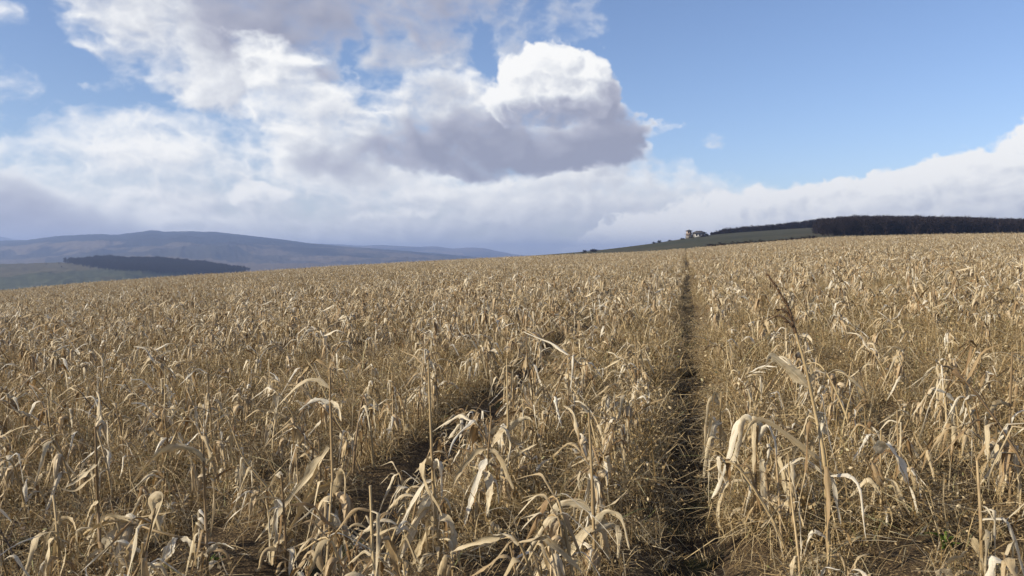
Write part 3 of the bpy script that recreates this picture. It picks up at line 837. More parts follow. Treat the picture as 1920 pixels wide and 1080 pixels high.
# ------------------------------------------------------------------ plants one would recognise in the photograph
# base = pixel of the foot (may lie below the frame); stalk, leaves, ears = lines in the plane of the plant, bowed in depth when built
HEROES = [
 dict(label='tallest maize stalk leaning over, with a dark seed-head tip above the other plants', base=(1556, 1085),
      stalk=[(1552, 1000), (1546, 870), (1529, 775), (1511, 690), (1492, 625)], r=.0115, tassel=[[(1492, 625), (1477, 575), (1442, 519)], [(1488, 612), (1462, 592), (1438, 602)], [(1484, 600), (1470, 580), (1455, 585)]],
      leaves=[([(1546, 868), (1500, 835), (1455, 800), (1425, 786), (1405, 800), (1392, 840)], .016), ([(1519, 728), (1495, 705), (1470, 685), (1446, 668), (1436, 682)], .030), ([(1548, 880), (1562, 900), (1568, 940), (1577, 985)], .014),
              ([(1524, 772), (1537, 776), (1541, 800), (1536, 838)], .030), ([(1552, 1020), (1560, 1036), (1538, 1042), (1518, 1060), (1505, 1095)], .026), ([(1552, 1025), (1545, 1032), (1555, 1060), (1567, 1100)], .022)]),
 dict(label='maize plant with one very broad pale leaf hanging to the ground', base=(1653, 990),
      stalk=[(1652, 940), (1651, 900), (1652, 806)], r=.009, leaves=[([(1652, 850), (1656, 832), (1672, 842), (1692, 885), (1708, 925), (1719, 962)], .046), ([(1652, 905), (1672, 902), (1692, 940), (1706, 966)], .022), ([(1652, 950), (1690, 962), (1684, 985), (1682, 1012)], .022), ([(1652, 930), (1630, 900), (1610, 915), (1590, 935)], .018)],
      ears=[([(1652, 912), (1645, 890), (1633, 862)], .022)]),
 dict(label='bare yellow upright stalk with a thin shred of leaf at mid height', base=(1842, 1092),
      stalk=[(1840, 1020), (1838, 960), (1832, 864)], r=.010, leaves=[([(1838, 948), (1850, 954), (1863, 976)], .008), ([(1838, 1040), (1822, 1008), (1836, 1036), (1852, 1095)], .020)]),
 dict(label='short snapped maize stump with one curled leaf cupped towards the sky', base=(1792, 1120),
      stalk=[(1792, 1100), (1794, 1075)], r=.012, leaves=[([(1793, 1080), (1770, 1085), (1776, 1058), (1798, 1046), (1813, 1034)], .036), ([(1793, 1085), (1765, 1070), (1755, 1095)], .02)]),
 dict(label='upright maize stalk beside the track with a leaf folded square and hanging', base=(1116, 1065),
      stalk=[(1115, 1050), (1110, 900), (1104, 768)], r=.010, leaves=[([(1108, 955), (1075, 943), (1044, 950), (1034, 985), (1030, 1050)], .030), ([(1110, 960), (1086, 938), (1077, 955), (1080, 990)], .012), ([(1112, 965), (1128, 985), (1140, 1040), (1146, 1095)], .032), ([(1113, 990), (1095, 1000), (1060, 1045), (1008, 1072)], .032),
              ([(1105, 775), (1085, 760), (1060, 770), (1042, 808)], .014), ([(1112, 950), (1140, 948), (1165, 930), (1188, 905)], .02), ([(1112, 1000), (1150, 985), (1160, 1010), (1158, 1060)], .026), ([(1112, 985), (1135, 960), (1165, 975), (1180, 1030)], .02)], ears=[([(1114, 1030), (1108, 1050), (1100, 1090)], .03)]),
 dict(label='thin pole-like maize stalk over a sheaf of long pale hanging leaves', base=(828, 1075),
      stalk=[(822, 1000), (812, 900), (803, 675)], r=.010, leaves=[([(810, 872), (793, 866), (799, 905), (817, 950), (822, 1005)], .038), ([(811, 880), (822, 866), (827, 920), (820, 990)], .024), ([(812, 920), (785, 970), (745, 1060)], .032), ([(814, 960), (800, 1000), (768, 1066)], .032), ([(815, 955), (790, 960), (760, 1010), (733, 1085)], .032), ([(815, 970), (840, 975), (850, 1010), (842, 1080)], .03), ([(812, 900), (795, 910), (765, 960), (752, 1000)], .022), ([(815, 940), (835, 935), (850, 970)], .018)]),
 dict(label='clump of grey-white maize leaves fanned over a slanting stalk, dark gap behind', base=(913, 1000),
      stalk=[(912, 960), (913, 880), (922, 780)], r=.009, leaves=[([(914, 850), (928, 850), (948, 885), (963, 918)], .030), ([(915, 838), (890, 850), (862, 885), (848, 912)], .022), ([(912, 860), (902, 880), (880, 950), (868, 990)], .026), ([(912, 882), (919, 920), (912, 968)], .032), ([(918, 815), (940, 800), (955, 830), (950, 880)], .030), ([(915, 890), (895, 890), (872, 930), (860, 980)], .024), ([(914, 900), (930, 905), (935, 945)], .018)]),
 dict(label='tall thin maize stalk with a broad leaf bent over to one side', base=(953, 905),
      stalk=[(953, 850), (952, 780), (950, 672)], r=.009, leaves=[([(952, 812), (968, 792), (988, 785), (1000, 792)], .032), ([(951, 805), (938, 806), (942, 850), (950, 885)], .032), ([(951, 800), (935, 815), (915, 850), (905, 885)], .024), ([(952, 818), (975, 830), (985, 815)], .03)]),
 dict(label='bare vertical stalk standing alone with two wispy leaves trailing', base=(190, 1090),
      stalk=[(187, 1020), (184, 960), (181, 880), (179, 800)], r=.011, leaves=[([(181, 888), (165, 902), (140, 920), (112, 916)], .012), ([(181, 870), (165, 885), (140, 905), (122, 914)], .018), ([(184, 985), (210, 970), (245, 976), (270, 985)], .022), ([(184, 940), (172, 950), (160, 980)], .016)]),
 dict(label='short broken-topped stalk with a wide leaf standing at its foot', base=(113, 1095),
      stalk=[(111, 1050), (107, 990), (100, 928)], r=.011, leaves=[([(104, 975), (92, 1000), (78, 1040), (70, 1070)], .010), ([(111, 1015), (98, 1010), (90, 1050), (82, 1100)], .034), ([(108, 985), (118, 975), (138, 974), (155, 990)], .030), ([(110, 1030), (120, 1020), (132, 1040), (130, 1090)], .03)]),
 dict(label='straight stalk with one long leaf arching away like a bow', base=(389, 1092),
      stalk=[(388, 1040), (385, 960), (381, 828)], r=.010, leaves=[([(383, 868), (365, 848), (335, 839), (305, 846), (275, 872), (247, 908)], .030), ([(386, 872), (399, 856), (412, 850)], .016), ([(386, 1032), (360, 1045), (328, 1082)], .026), ([(385, 900), (397, 900), (400, 950), (394, 1010)], .020), ([(387, 1040), (410, 1020), (440, 1030)], .02)]),
 dict(label='low maize stalk with a narrow leaf curving out level then down', base=(538, 1070),
      stalk=[(536, 1035), (532, 950), (527, 890)], r=.010, leaves=[([(530, 938), (505, 933), (478, 938), (445, 960), (415, 991)], .020), ([(528, 893), (519, 888), (508, 910), (489, 937)], .022), ([(533, 1010), (505, 1012), (480, 1040), (463, 1090)], .024), ([(535, 1030), (548, 1035), (552, 1090)], .030), ([(534, 1010), (515, 1020), (505, 1090)], .03)]),
 dict(label='maize plant with two swollen brown husk-wrapped ears hanging from its middle', base=(628, 1060),
      stalk=[(626, 960), (622, 850), (618, 690)], r=.011, leaves=[([(616, 838), (592, 870), (560, 915), (530, 960), (498, 1010)], .032), ([(622, 905), (588, 925), (556, 970), (535, 1008)], .034), ([(624, 930), (636, 895), (645, 888), (646, 940)], .034), ([(620, 728), (592, 712), (562, 720), (520, 762)], .018), ([(618, 755), (590, 750), (560, 770)], .016), ([(619, 750), (634, 765), (640, 790)], .016), ([(624, 950), (616, 985), (600, 1040)], .030), ([(626, 955), (634, 1000), (640, 1070)], .032), ([(625, 945), (610, 960), (592, 1010), (575, 1070)], .022)],
      ears=[([(622, 930), (610, 945), (604, 965), (598, 1000)], .032), ([(630, 925), (646, 935), (651, 955), (648, 990)], .030)]),
 dict(label='collapsed maize plant, stalk snapped level, brown leaves and an ear hanging from it', base=(252, 1090),
      stalk=[(250, 1050), (244, 985), (300, 998), (390, 1022)], r=.011, leaves=[([(244, 975), (222, 990), (190, 1025), (150, 1058)], .036), ([(246, 980), (235, 970), (205, 1020), (178, 1080)], .034), ([(300, 998), (285, 940), (306, 932), (282, 985), (264, 1040)], .032), ([(330, 1005), (312, 1040), (270, 1090)], .032), ([(290, 995), (275, 1010), (262, 1060)], .026), ([(340, 1008), (360, 1020), (372, 1050)], .02), ([(250, 985), (220, 978), (180, 990), (160, 1010)], .03)],
      ears=[([(246, 985), (238, 1000), (232, 1030), (226, 1075)], .032)]),
 dict(label='leaning maize stalk lying across its neighbours with leaves swept aside', base=(150, 1040),
      stalk=[(160, 1000), (240, 975), (330, 960)], r=.010, leaves=[([(200, 985), (180, 990), (150, 1030)], .03), ([(310, 962), (300, 985), (290, 1030)], .03), ([(225, 978), (215, 965), (190, 975), (170, 1000)], .026)]),
 dict(label='maize plant beside the track with a big sheaf of grey leaves flopped over', base=(1420, 985),
      stalk=[(1420, 960), (1417, 880), (1421, 798)], r=.010, leaves=[([(1420, 802), (1400, 780), (1380, 802), (1368, 850), (1350, 905), (1334, 935)], .026), ([(1416, 797), (1396, 784), (1386, 830), (1370, 885)], .026), ([(1424, 802), (1410, 788), (1402, 830), (1388, 892)], .034), ([(1428, 812), (1424, 794), (1414, 860)], .024), ([(1430, 860), (1430, 900), (1440, 970), (1462, 1025)], .026), ([(1418, 900), (1360, 905), (1345, 960), (1352, 995), (1380, 1030)], .026), ([(1420, 830), (1440, 800), (1455, 850), (1445, 900)], .02), ([(1418, 890), (1395, 890), (1375, 905), (1362, 925)], .03)],
      ears=[([(1432, 930), (1450, 938), (1465, 948), (1494, 972)], .032)]),
 dict(label='maize plant over the track edge with pale leaves hanging in strips', base=(1352, 900),
      stalk=[(1352, 860), (1350, 800), (1353, 735)], r=.009, leaves=[([(1352, 760), (1335, 750), (1325, 790), (1322, 840)], .026), ([(1352, 755), (1340, 740), (1335, 790), (1318, 860)], .026), ([(1352, 775), (1365, 770), (1372, 800)], .02), ([(1352, 790), (1338, 800), (1330, 850), (1320, 880)], .03), ([(1352, 800), (1358, 830), (1350, 880)], .026)]),
 dict(label='maize stalk with a short upright sheath like a cupped hand', base=(1893, 950),
      stalk=[(1895, 880), (1893, 800), (1898, 660)], r=.009, leaves=[([(1894, 880), (1880, 850), (1872, 830), (1866, 868)], .03), ([(1892, 760), (1870, 755), (1852, 790), (1842, 840)], .02), ([(1890, 850), (1885, 880), (1878, 930)], .03)]),
 dict(label='two-stemmed maize stub with white ribbons of leaf twisting up', base=(1800, 870),
      stalk=[(1800, 850), (1796, 790), (1790, 752)], r=.009, leaves=[([(1790, 752), (1770, 735), (1745, 730)], .014), ([(1792, 760), (1785, 790), (1800, 830), (1815, 835)], .018), ([(1798, 800), (1822, 790), (1815, 775), (1808, 790)], .016)]),
]
rngh = np.random.default_rng(77)
hero_xy = []
def to3(line, y, bow, rng):
    t = np.linspace(-1, 1, len(line))
    ph = rng.uniform(-1, 1)
    return [at_depth(px, py, y + bow * (ph * abs(tt + 1) * .5)) for (px, py), tt in zip(line, t)]
def build_parts(root, parts):
    for (nm, b, m, sub) in parts:
        o = link(nm, b.mesh(nm, m), root)
        for (sn, sb, sm) in sub:
            link(sn, sb.mesh(sn, sm), o)
GROUP = 'dry maize plants in the field'
for hd in HEROES:
    rng = np.random.default_rng(rngh.integers(1e9))
    bx, by = hd['base']
    y = foot(bx, by)
    p = at_depth(bx, by, y)
    root = link('maize_plant', None, None, label=hd['label'], category='maize plant', group=GROUP)
    root.location = p
    hero_xy.append(p[:2])
    parts = []
    b = MB()
    sp = [np.array(p) - (0, 0, .05)] + [at_depth(px, py, y + rng.normal(0, .03)) for px, py in hd['stalk']]
    SP = stalk_tube(b, [q - p for q in sp], hd['r'], hd['r'] * .55, rng, 8, 34)
    parts.append(('stalk', b, M_STALK, []))
    def nearest_depth(px, py):
        d = [(pp, at_depth(px, py, y) - p) for pp in SP]
        return min(SP, key=lambda s: np.linalg.norm(s - (at_depth(px, py, y) - p)))[1]
    for line, half in hd['leaves']:
        y0 = nearest_depth(*line[0])
        bow = rng.uniform(-.18, .10)
        tt = np.linspace(0, 1, len(line))
        Q = catmull([at_depth(px, py, y + y0 + bow * t) - p for (px, py), t in zip(line, tt)], 24)
        zg = on_ground(Q[:, 0] + p[0], Q[:, 1] + p[1]) - p[2] + .015
        Q[:, 2] = np.maximum(Q[:, 2], zg)
        b = MB()
        blade(b, Q, half * (1.25 if half > .04 else .95), rng, 7, 1.93 if half > .04 else rng.uniform(1.42, 1.97), rng.uniform(.1, .3), rng.uniform(.05, .25), side=(1, .2 * rng.normal(), .1), tear=.02 < half < .04 and rng.random() < .45, rough=.8, taper=.30 if half > .04 else .48)
        parts.append(('leaf', b, M_LEAF, []))
    for i in range(7 if len(hd['leaves']) > 4 else 2):      # more limp leaves hanging among the others
        p0 = SP[int(rng.uniform(.35, .7) * (len(SP) - 1))]
        Q = droop_path(rng, p0, math.pi + rng.normal(0, 1.3), rng.uniform(0, .9), rng.uniform(-1.6, -1.2), rng.uniform(.06, .2), .05, rng.uniform(.34, .58), 18)
        b = MB()
        blade(b, clear_floor(Q), rng.uniform(.008, .020), rng, 5, rng.uniform(.2, 1), .4, .8, tear=rng.random() < .5)
        parts.append(('leaf', b, M_LEAF, []))
    for i in range(4):                                   # the small low leaves round the foot
        p0 = SP[int(rng.uniform(.1, .4) * (len(SP) - 1))]
        Q = droop_path(rng, p0, rng.uniform(0, 6.3), rng.uniform(.2, 1.), -1.4, .3, .2, rng.uniform(.25, .45), 14)
        b = MB()
        blade(b, clear_floor(Q), rng.uniform(.012, .025), rng, 5, rng.random(), .7, 1.)
        parts.append(('leaf', b, M_LEAF, []))
    for line, rad_ in hd.get('ears', []):
        y0 = nearest_depth(*line[0])
        e, h = ear_parts(rng, [at_depth(px, py, y + y0 - .03 * i) - p for i, (px, py) in enumerate(line)], rad_)
        parts.append(('ear', e, M_HUSK, [('husk', h, M_HUSK)]))
    if 'tassel' in hd:
        b = MB()
        yt = SP[-1][1]
        for i, line in enumerate(hd['tassel']):
            Q = catmull([at_depth(px, py, y + yt) - p for px, py in line], 20)
            b.tube(Q, np.linspace(.005, .0025, 20) + (.0045 if i == 0 else .001) * np.abs(np.sin(np.arange(20) * 1.9)) * np.linspace(1, .5, 20), 6, .5)
            for j in range(130 if i == 0 else 18):       # dry florets
                c = Q[int(rng.uniform(0, 19.9))]
                d = rng.normal(0, 1, 3); d /= np.linalg.norm(d)
                d = d * .016 + (Q[-1] - Q[0]) / np.linalg.norm(Q[-1] - Q[0]) * .014
                w = np.cross(d, rng.normal(0, 1, 3)); w *= .004 / (np.linalg.norm(w) + 1e-9)
                b.quads([c, c + d * .5 + w, c + d, c + d * .5 - w], [(0, 1, 2, 3)], rng.random())
        parts.append(('tassel', b, M_TASSEL, []))
    build_parts(root, parts)
hero_xy = np.array(hero_xy)

# ------------------------------------------------------------------ the drilled rows
rngf = np.random.default_rng(2024)
SP_ROW, SP_PLANT = .80, .165
kk = np.arange(-420, 330)
ss = np.arange(1.5, 262, SP_PLANT)
KK, SSg = np.meshgrid(kk, ss, indexing='ij')
T_ = (KK + .5) * SP_ROW + rngf.normal(0, .04, KK.shape) + np.select([KK == 0, KK == -1, KK == -3, KK == -4], [.15, -.13, .33, .12], 0)
S_ = SSg + rngf.normal(0, .05, KK.shape)
wob = .10 * np.sin(S_ / 17) * sstep(10, 40, S_) + (vnoise(S_ * .8, KK * 3.7) - .5) * .16
T_ = T_ + TOFF
X_, Y_ = S_ * SR + (T_ + wob) * CR, S_ * CR - (T_ + wob) * SR
ok = (Y_ > 1.2) & (np.abs(X_) < Y_ * .68 + 3.5)
X_, Y_, K_, S_ = X_[ok], Y_[ok], KK[ok], S_[ok]
ok = Y_ < np.interp(X_ / Y_, EX, EY)
X_, Y_, K_, S_ = X_[ok], Y_[ok], K_[ok], S_[ok]
patch = fbm(X_ / 2.6 + 20, Y_ / 2.6 + 50, 3, .6)
wide = fbm(X_ / 11 + 120, Y_ / 11 + 10, 2)
keepp = np.clip(.88 + 2.4 * (patch - .52) + 1.4 * (wide - .5), .12, .97)
keepp = np.where((X_ > 1.5) & (Y_ < 16), keepp * .75, keepp)
keepp = np.where(Y_ > 70, keepp * .62, np.where(Y_ > 35, keepp * .8, keepp))
ok = rngf.random(len(X_)) < keepp
X_, Y_, K_, S_ = X_[ok], Y_[ok], K_[ok], S_[ok]
Z_ = on_ground(X_, Y_)
dist_hero = np.min(np.hypot(X_[:, None] - hero_xy[:, 0], Y_[:, None] - hero_xy[:, 1]), 1) if len(X_) < 20000 else np.array([0])
near = Y_ < 14
dh = np.full(len(X_), 9.)
dh[near] = np.min(np.hypot(X_[near][:, None] - hero_xy[None, :, 0], Y_[near][:, None] - hero_xy[None, :, 1]), 1)
tt_ = st(X_, Y_)[1]
ok = (dh > .30) & (Y_ > 3.1) & ~((np.abs(tt_ + 2.15) < .36) & (S_ < 60))
X_, Y_, Z_, K_, S_ = X_[ok], Y_[ok], Z_[ok], K_[ok], S_[ok]
size = rngf.uniform(.66, 1.06, len(X_))
size = np.where(Y_ < 14, size * .93, size)
size = np.where((K_ == 0) | (K_ == -1), size * .92, size)
yaw = rngf.normal(0, .75, len(X_)) + sstep(0, 6, X_) * rngf.uniform(-1.6, 1.6, len(X_))
yaw = np.where((K_ == 0) & (rngf.random(len(X_)) < .8), yaw * .5 + math.pi, yaw)
tilt = rngf.normal(0, .07, (2, len(X_)))

# which ones show largest: the nearest whose body falls inside the frame
pxx, pyt = project(X_, Y_, Z_ + .75 * size)
_, pyb = project(X_, Y_, Z_ + .35 * size)
inframe = (pxx > 5) & (pxx < 1915) & (pyt < 1060)
order = np.argsort(np.where(inframe, Y_, 1e9))
N_IND = 300 - len(HEROES)
ind = np.zeros(len(X_), bool)
ind[order[:N_IND]] = True

NPRO = 26
protos, looks = [], []
for i in range(NPRO):
    rng = np.random.default_rng(500 + i)
    parts = maize(rng, 0)
    root_parts = [(nm, b.mesh(nm, m), [(sn, sb.mesh(sn, sm)) for sn, sb, sm in sub]) for nm, b, m, sub in parts]
    zz = np.concatenate(parts[0][1].v)
    top = zz[:, 2].max()
    nleaf = sum(1 for q in parts if q[0] == 'leaf')
    hangs = parts[0][1].v[0][-1][2] < top - .05
    has_ear = any(q[0] == 'ear' for q in parts)
    look = ('snapped ' if hangs else 'tall ' if top > .95 else 'low ' if top < .6 else '') + 'dry maize plant' + (' with ear' if has_ear else '')
    protos.append(root_parts); looks.append(look)
ORD = ['first', 'second', 'third', 'fourth', 'fifth', 'sixth', 'seventh', 'eighth', 'ninth', 'tenth', 'eleventh', 'twelfth', 'thirteenth', 'fourteenth', 'fifteenth', 'sixteenth', 'seventeenth', 'eighteenth', 'nineteenth', 'twentieth']
def ordinal(n):
    if n <= 20:
        return ORD[n - 1]
    tens = {2: 'twenty', 3: 'thirty', 4: 'forty', 5: 'fifty', 6: 'sixty'}
    return tens[n // 10] + '-' + ORD[n % 10 - 1] if n % 10 else {30: 'thirtieth', 40: 'fortieth', 50: 'fiftieth', 60: 'sixtieth'}[n]
ids = np.where(ind)[0]
ids = ids[np.lexsort((S_[ids], K_[ids]))]
count = {}
for i in ids:
    k = int(K_[i])
    count[k] = count.get(k, 0) + 1
    w = int(rngf.integers(NPRO))
    row = 'in %s row %s of the track' % (ordinal(k + 1) if k >= 0 else ordinal(-k), 'right' if k >= 0 else 'left')
    lab = '%s, %s from front %s' % (looks[w], ordinal(count[k]), row)
    root = link('maize_plant', None, None, label=lab, category='maize plant', group=GROUP)
    root.location = (X_[i], Y_[i], Z_[i])
    root.rotation_euler = (tilt[0][i], tilt[1][i], yaw[i])
    root.scale = (size[i],) * 3
    for nm, me, sub in protos[w]:
        o = link(nm, me, root)
        for sn, sm in sub:
            link(sn, sm, o)

rest = ~ind
mid_me = [joined(maize(np.random.default_rng(900 + i), 1), 'maize_mid') for i in range(28)]
far_me = [joined(maize(np.random.default_rng(1300 + i), 2), 'maize_far') for i in range(20)]
C_MAIZE = proto_collection('maize_shape', mid_me + far_me)
which = np.where(Y_ < 38, rngf.integers(0, 28, len(Y_)), rngf.integers(28, 48, len(Y_)))
rot = np.stack([tilt[0], tilt[1], yaw], -1)
scatter('maize_crop', np.stack([X_, Y_, Z_], -1)[rest], rot[rest], size[rest], which[rest], C_MAIZE,
        kind='stuff', label='rest of the dry maize crop running in rows to the skyline', category='maize crop')
print('maize', len(X_), 'individuals', len(ids) + len(HEROES), 'farthest individual', Y_[ids].max())

# ================================================================== undergrowth between the rows
def grass_clump(rng, nb, r, h0, h1, wid, seg=4, seeds=.25, flat=.0, green=.06, chaff=26):
    b = MB()
    for i in range(nb):
        a, rr = rng.uniform(0, 6.283), r * math.sqrt(rng.random())
        p0 = np.array([math.cos(a) * rr, math.sin(a) * rr, -.02])
        L = rng.uniform(h0, h1)
        e0 = rng.uniform(.45, 1.5) if rng.random() > flat else rng.uniform(-.1, .4)
        az = rng.uniform(0, 6.283) if rng.random() < .6 else math.pi + rng.normal(0, .6)
        t = np.linspace(0, 1, seg)
        pit = e0 - rng.uniform(.2, 2.6) * t ** 1.4
        if rng.random() < .35:                            # kinked straw
            pit = np.where(t > rng.uniform(.3, .7), pit - rng.uniform(.8, 2.), pit)
        d = np.stack([np.cos(pit) * math.cos(az), np.cos(pit) * math.sin(az), np.sin(pit)], -1) * L / (seg - 1)
        P = np.concatenate([[np.zeros(3)], np.cumsum(d[:-1], 0)]) + p0
        if flat > .5:
            P[:, 2] += rng.uniform(.03, .16)
        P[:, 2] = np.maximum(P[:, 2], -.01)
        s = np.array([-math.sin(az + rng.normal(0, .8)), math.cos(az), rng.normal(0, .3)])
        w = wid * rng.uniform(.6, 1.4) * (1 - .75 * t)
        col = rng.random() * .93 if rng.random() > green else .99
        b.grid(np.stack([P - s * w[:, None], P + s * w[:, None]], 1), None, col, 0)
        if rng.random() < seeds:
            q = P[-1]
            dd = (P[-1] - P[-2]) / (np.linalg.norm(P[-1] - P[-2]) + 1e-9)
            l, rr2 = rng.uniform(.015, .045), rng.uniform(.003, .006) * (wid / .0025) ** .5
            u = np.cross(dd, (0.3, .9, .2)); u /= np.linalg.norm(u); v = np.cross(dd, u)
            V = [q] + [q + dd * l * .5 + rr2 * (math.cos(x) * u + math.sin(x) * v) for x in (0, 2.09, 4.19)] + [q + dd * l]
            b.quads(V, [(0, 1, 2, 2), (0, 2, 3, 3), (0, 3, 1, 1), (4, 2, 1, 1), (4, 3, 2, 2), (4, 1, 3, 3)], rng.random(), 1)
    for i in range(chaff):                                # bits of leaf and seed caught in the tangle
        a, rr = rng.uniform(0, 6.283), r * 1.2 * math.sqrt(rng.random())
        c = np.array([math.cos(a) * rr, math.sin(a) * rr, rng.uniform(.0, .28)])
        d = rng.normal(0, 1, 3); d *= rng.uniform(.008, .03) * (wid / .0026) ** .5 / np.linalg.norm(d)
        w = np.cross(d, rng.normal(0, 1, 3)); w *= np.linalg.norm(d) * .28 / (np.linalg.norm(w) + 1e-9)
        b.quads([c, c + d * .5 + w, c + d, c + d * .5 - w], [(0, 1, 2, 3)], rng.random() * .93, 0)
    return b.mesh('dry_grass_clump', [M_GRASS, M_SEED])
rngg = np.random.default_rng(99)
g_near = [grass_clump(np.random.default_rng(3000 + i), 44, .17, .14, .50, .0030, 5, .35) for i in range(12)] + \
         [grass_clump(np.random.default_rng(3100 + i), 44, .28, .15, .55, .0033, 4, .15, .75) for i in range(10)]
g_mid = [grass_clump(np.random.default_rng(3200 + i), 38, .22, .14, .46, .0040, 3, .25) for i in range(10)] + \
        [grass_clump(np.random.default_rng(3300 + i), 32, .28, .14, .46, .0042, 3, .1, .7) for i in range(8)]
g_far = [grass_clump(np.random.default_rng(3400 + i), 60, .55, .18, .48, .0075, 3, .1) for i in range(8)]
g_green = [grass_clump(np.random.default_rng(3500 + i), 26, .10, .05, .15, .0022, 3, .0, .2, .55, 0) for i in range(5)]
C_GRASS = proto_collection('grass_shape', g_near + g_mid + g_far + g_green)
i_mid = len(g_near); i_far = i_mid + len(g_mid); i_green = i_far + len(g_far); n_all = i_green + len(g_green)
def spread(y0, y1, dens):
    n = int((y1 * y1 - y0 * y0) * .70 * dens)
    y = np.sqrt(rngg.uniform(y0 * y0, y1 * y1, n))
    x = rngg.uniform(-1, 1, n) * (y * .68 + .8)
    k = y < np.interp(x / y, EX, EY)
    return x[k], y[k]
GP, GW, GS = [], [], []
for (y0, y1, dens, lo, hi) in ((2.6, 13, 80, 0, i_mid), (13, 38, 32, i_mid, i_far), (38, 262, 2.9, i_far, i_green)):
    x, y = spread(y0, y1, dens)
    s, t = st(x, y)
    th = fbm(x / 1.7 + 70, y / 1.7 + 30, 3, .6)
    half_t = .17 + .18 * fbm(s * 1.3, t * 0 + 8, 3)
    bare = (np.abs(t) < half_t) | ((np.abs(t + 2.15) < half_t * 1.2) & (fbm(s / 4, t * 0 + 2, 2) > .36) & (s < 70))
    keep = ~bare & (rngg.random(len(x)) < np.clip(.68 + 3.0 * (th - .48), np.where((x > .6) & (y < 20), .50, .20), 1))
    x, y, th, t = x[keep], y[keep], th[keep], t[keep]
    w = rngg.integers(lo, hi, len(x))
    GP.append(np.stack([x, y, on_ground(x, y)], -1)); GW.append(w)
    GS.append(rngg.uniform(.52, 1.02, len(x)) * np.clip(.55 + 1.1 * th, .6, 1.25) * np.where((np.abs(t) < .42) | (np.abs(t + 2.15) < .42), .55, 1) * (1 - .42 * sstep(.12, .36, np.abs(((t / .8) % 1) - .5) * .8) * (y < 60)) * np.where((x > .9) & (y < 16), 1.22, 1))
# short green-brown grass in the wheel track
s = rngg.uniform(2.2, 60, 1500) ** 1.0
s = 2.2 + (s - 2.2) * rngg.random(1500) ** .6
t = rngg.uniform(-.30, .30, 1500)
t = t + TOFF
x, y = s * SR + t * CR, s * CR - t * SR
GP.append(np.stack([x, y, on_ground(x, y)], -1)); GW.append(rngg.integers(i_green, n_all, 1500)); GS.append(rngg.uniform(.5, 1.2, 1500))
GP, GW, GS = np.concatenate(GP), np.concatenate(GW), np.concatenate(GS)
grot = np.stack([rngg.normal(0, .12, len(GP)), rngg.normal(0, .12, len(GP)), rngg.uniform(-1.2, 1.2, len(GP))], -1)
scatter('dry_grass', GP, grot, GS, GW, C_GRASS, kind='stuff', label='dry brown grass and weeds growing between the maize rows', category='grass')
print('grass', len(GP))

# ------------------------------------------------------------------ odd plants and a scrap among the rows
def green_weed(px, py, label, n, sc):
    y = foot(px, py); p = at_depth(px, py, y)
    root = link('green_weed', None, None, label=label, category='weed', group='green weeds between the rows')
    root.location = p
    rng = np.random.default_rng(int(px))
    for i in range(n):
        a = rng.uniform(0, 6.28)
        Q = droop_path(rng, np.array([0, 0, 0.]), a, rng.uniform(.7, 1.4), rng.uniform(-.5, .3), .5, .4, rng.uniform(.08, .17) * sc, 9)
        b = MB()
        blade(b, Q, rng.uniform(.012, .022) * sc, rng, 5, rng.random(), .4, .4)
        link('leaf', b.mesh('leaf', M_GREEN), root)
green_weed(1772, 1030, 'bright green weed growing near the curled leaf stump', 9, 1.0)
green_weed(398, 1058, 'small dull green weed at the foot of the bow-leaved stalk', 6, .7)
green_weed(1908, 815, 'small fresh green weed in flattened straw near the frame edge', 6, .8)
def dark_weed(px, py, label, tops):
    y = foot(px, py); p = at_depth(px, py, y)
    root = link('dark_weed', None, None, label=label, category='weed')
    root.location = p
    rng = np.random.default_rng(8)
    b = MB()
    P = catmull([np.zeros(3) - (0, 0, .05)] + [at_depth(a, c, y) - p for a, c in tops], 16)
    b.tube(P, np.linspace(.007, .003, 16), 6)
    link('stem', b.mesh('stem', M_DARKWEED), root)
    for i in range(9):
        p0 = P[int(rng.uniform(5, 15))]
        Q = droop_path(rng, p0, rng.uniform(0, 6.28), rng.uniform(.5, 1.3), rng.uniform(.2, 1.2), .5, .4, rng.uniform(.08, .2), 7)
        b = MB()
        b.tube(Q, np.linspace(.003, .0012, 7), 4)
        for q in Q[3:]:
            d = rng.normal(0, .012, 3)
            b.quads([q, q + d, q + d * 1.5 + rng.normal(0, .006, 3), q + rng.normal(0, .008, 3)], [(0, 1, 2, 3)], rng.random())
        link('twig', b.mesh('twig', M_DARKWEED), root)
dark_weed(40, 1100, 'dark thin-stemmed weed with small twigs in the corner of the field', [(34, 1060), (20, 1030), (4, 1000), (-10, 975)])
def scrap(nt, b):
    nt.put(b.inputs['Base Color'], nt.ramp(nt.noise(obj_co(nt), 40, 3)[0], [(.3, (.5, .52, .56)), (.7, (.68, .69, .72))]))
M_SCRAP = material('pale_scrap', scrap, .6, .3)
y = foot(1206, 790); p = at_depth(1206, 790, y)
b = MB()
u, v = np.meshgrid(np.linspace(-.06, .06, 8), np.linspace(0, .16, 9), indexing='ij')
b.grid(np.stack([u + .02 * np.sin(v * 60), .03 * np.sin(u * 70 + v * 30) + .02 * np.cos(v * 45), v * .8 + .02 * np.sin(u * 55)], -1))
o = link('paper_scrap', b.mesh('paper_scrap', M_SCRAP), label='small crumpled white scrap caught in the grass by the track', category='scrap')
o.location = p + np.array([0, 0, .06]); o.rotation_euler = (0, .4, .5)

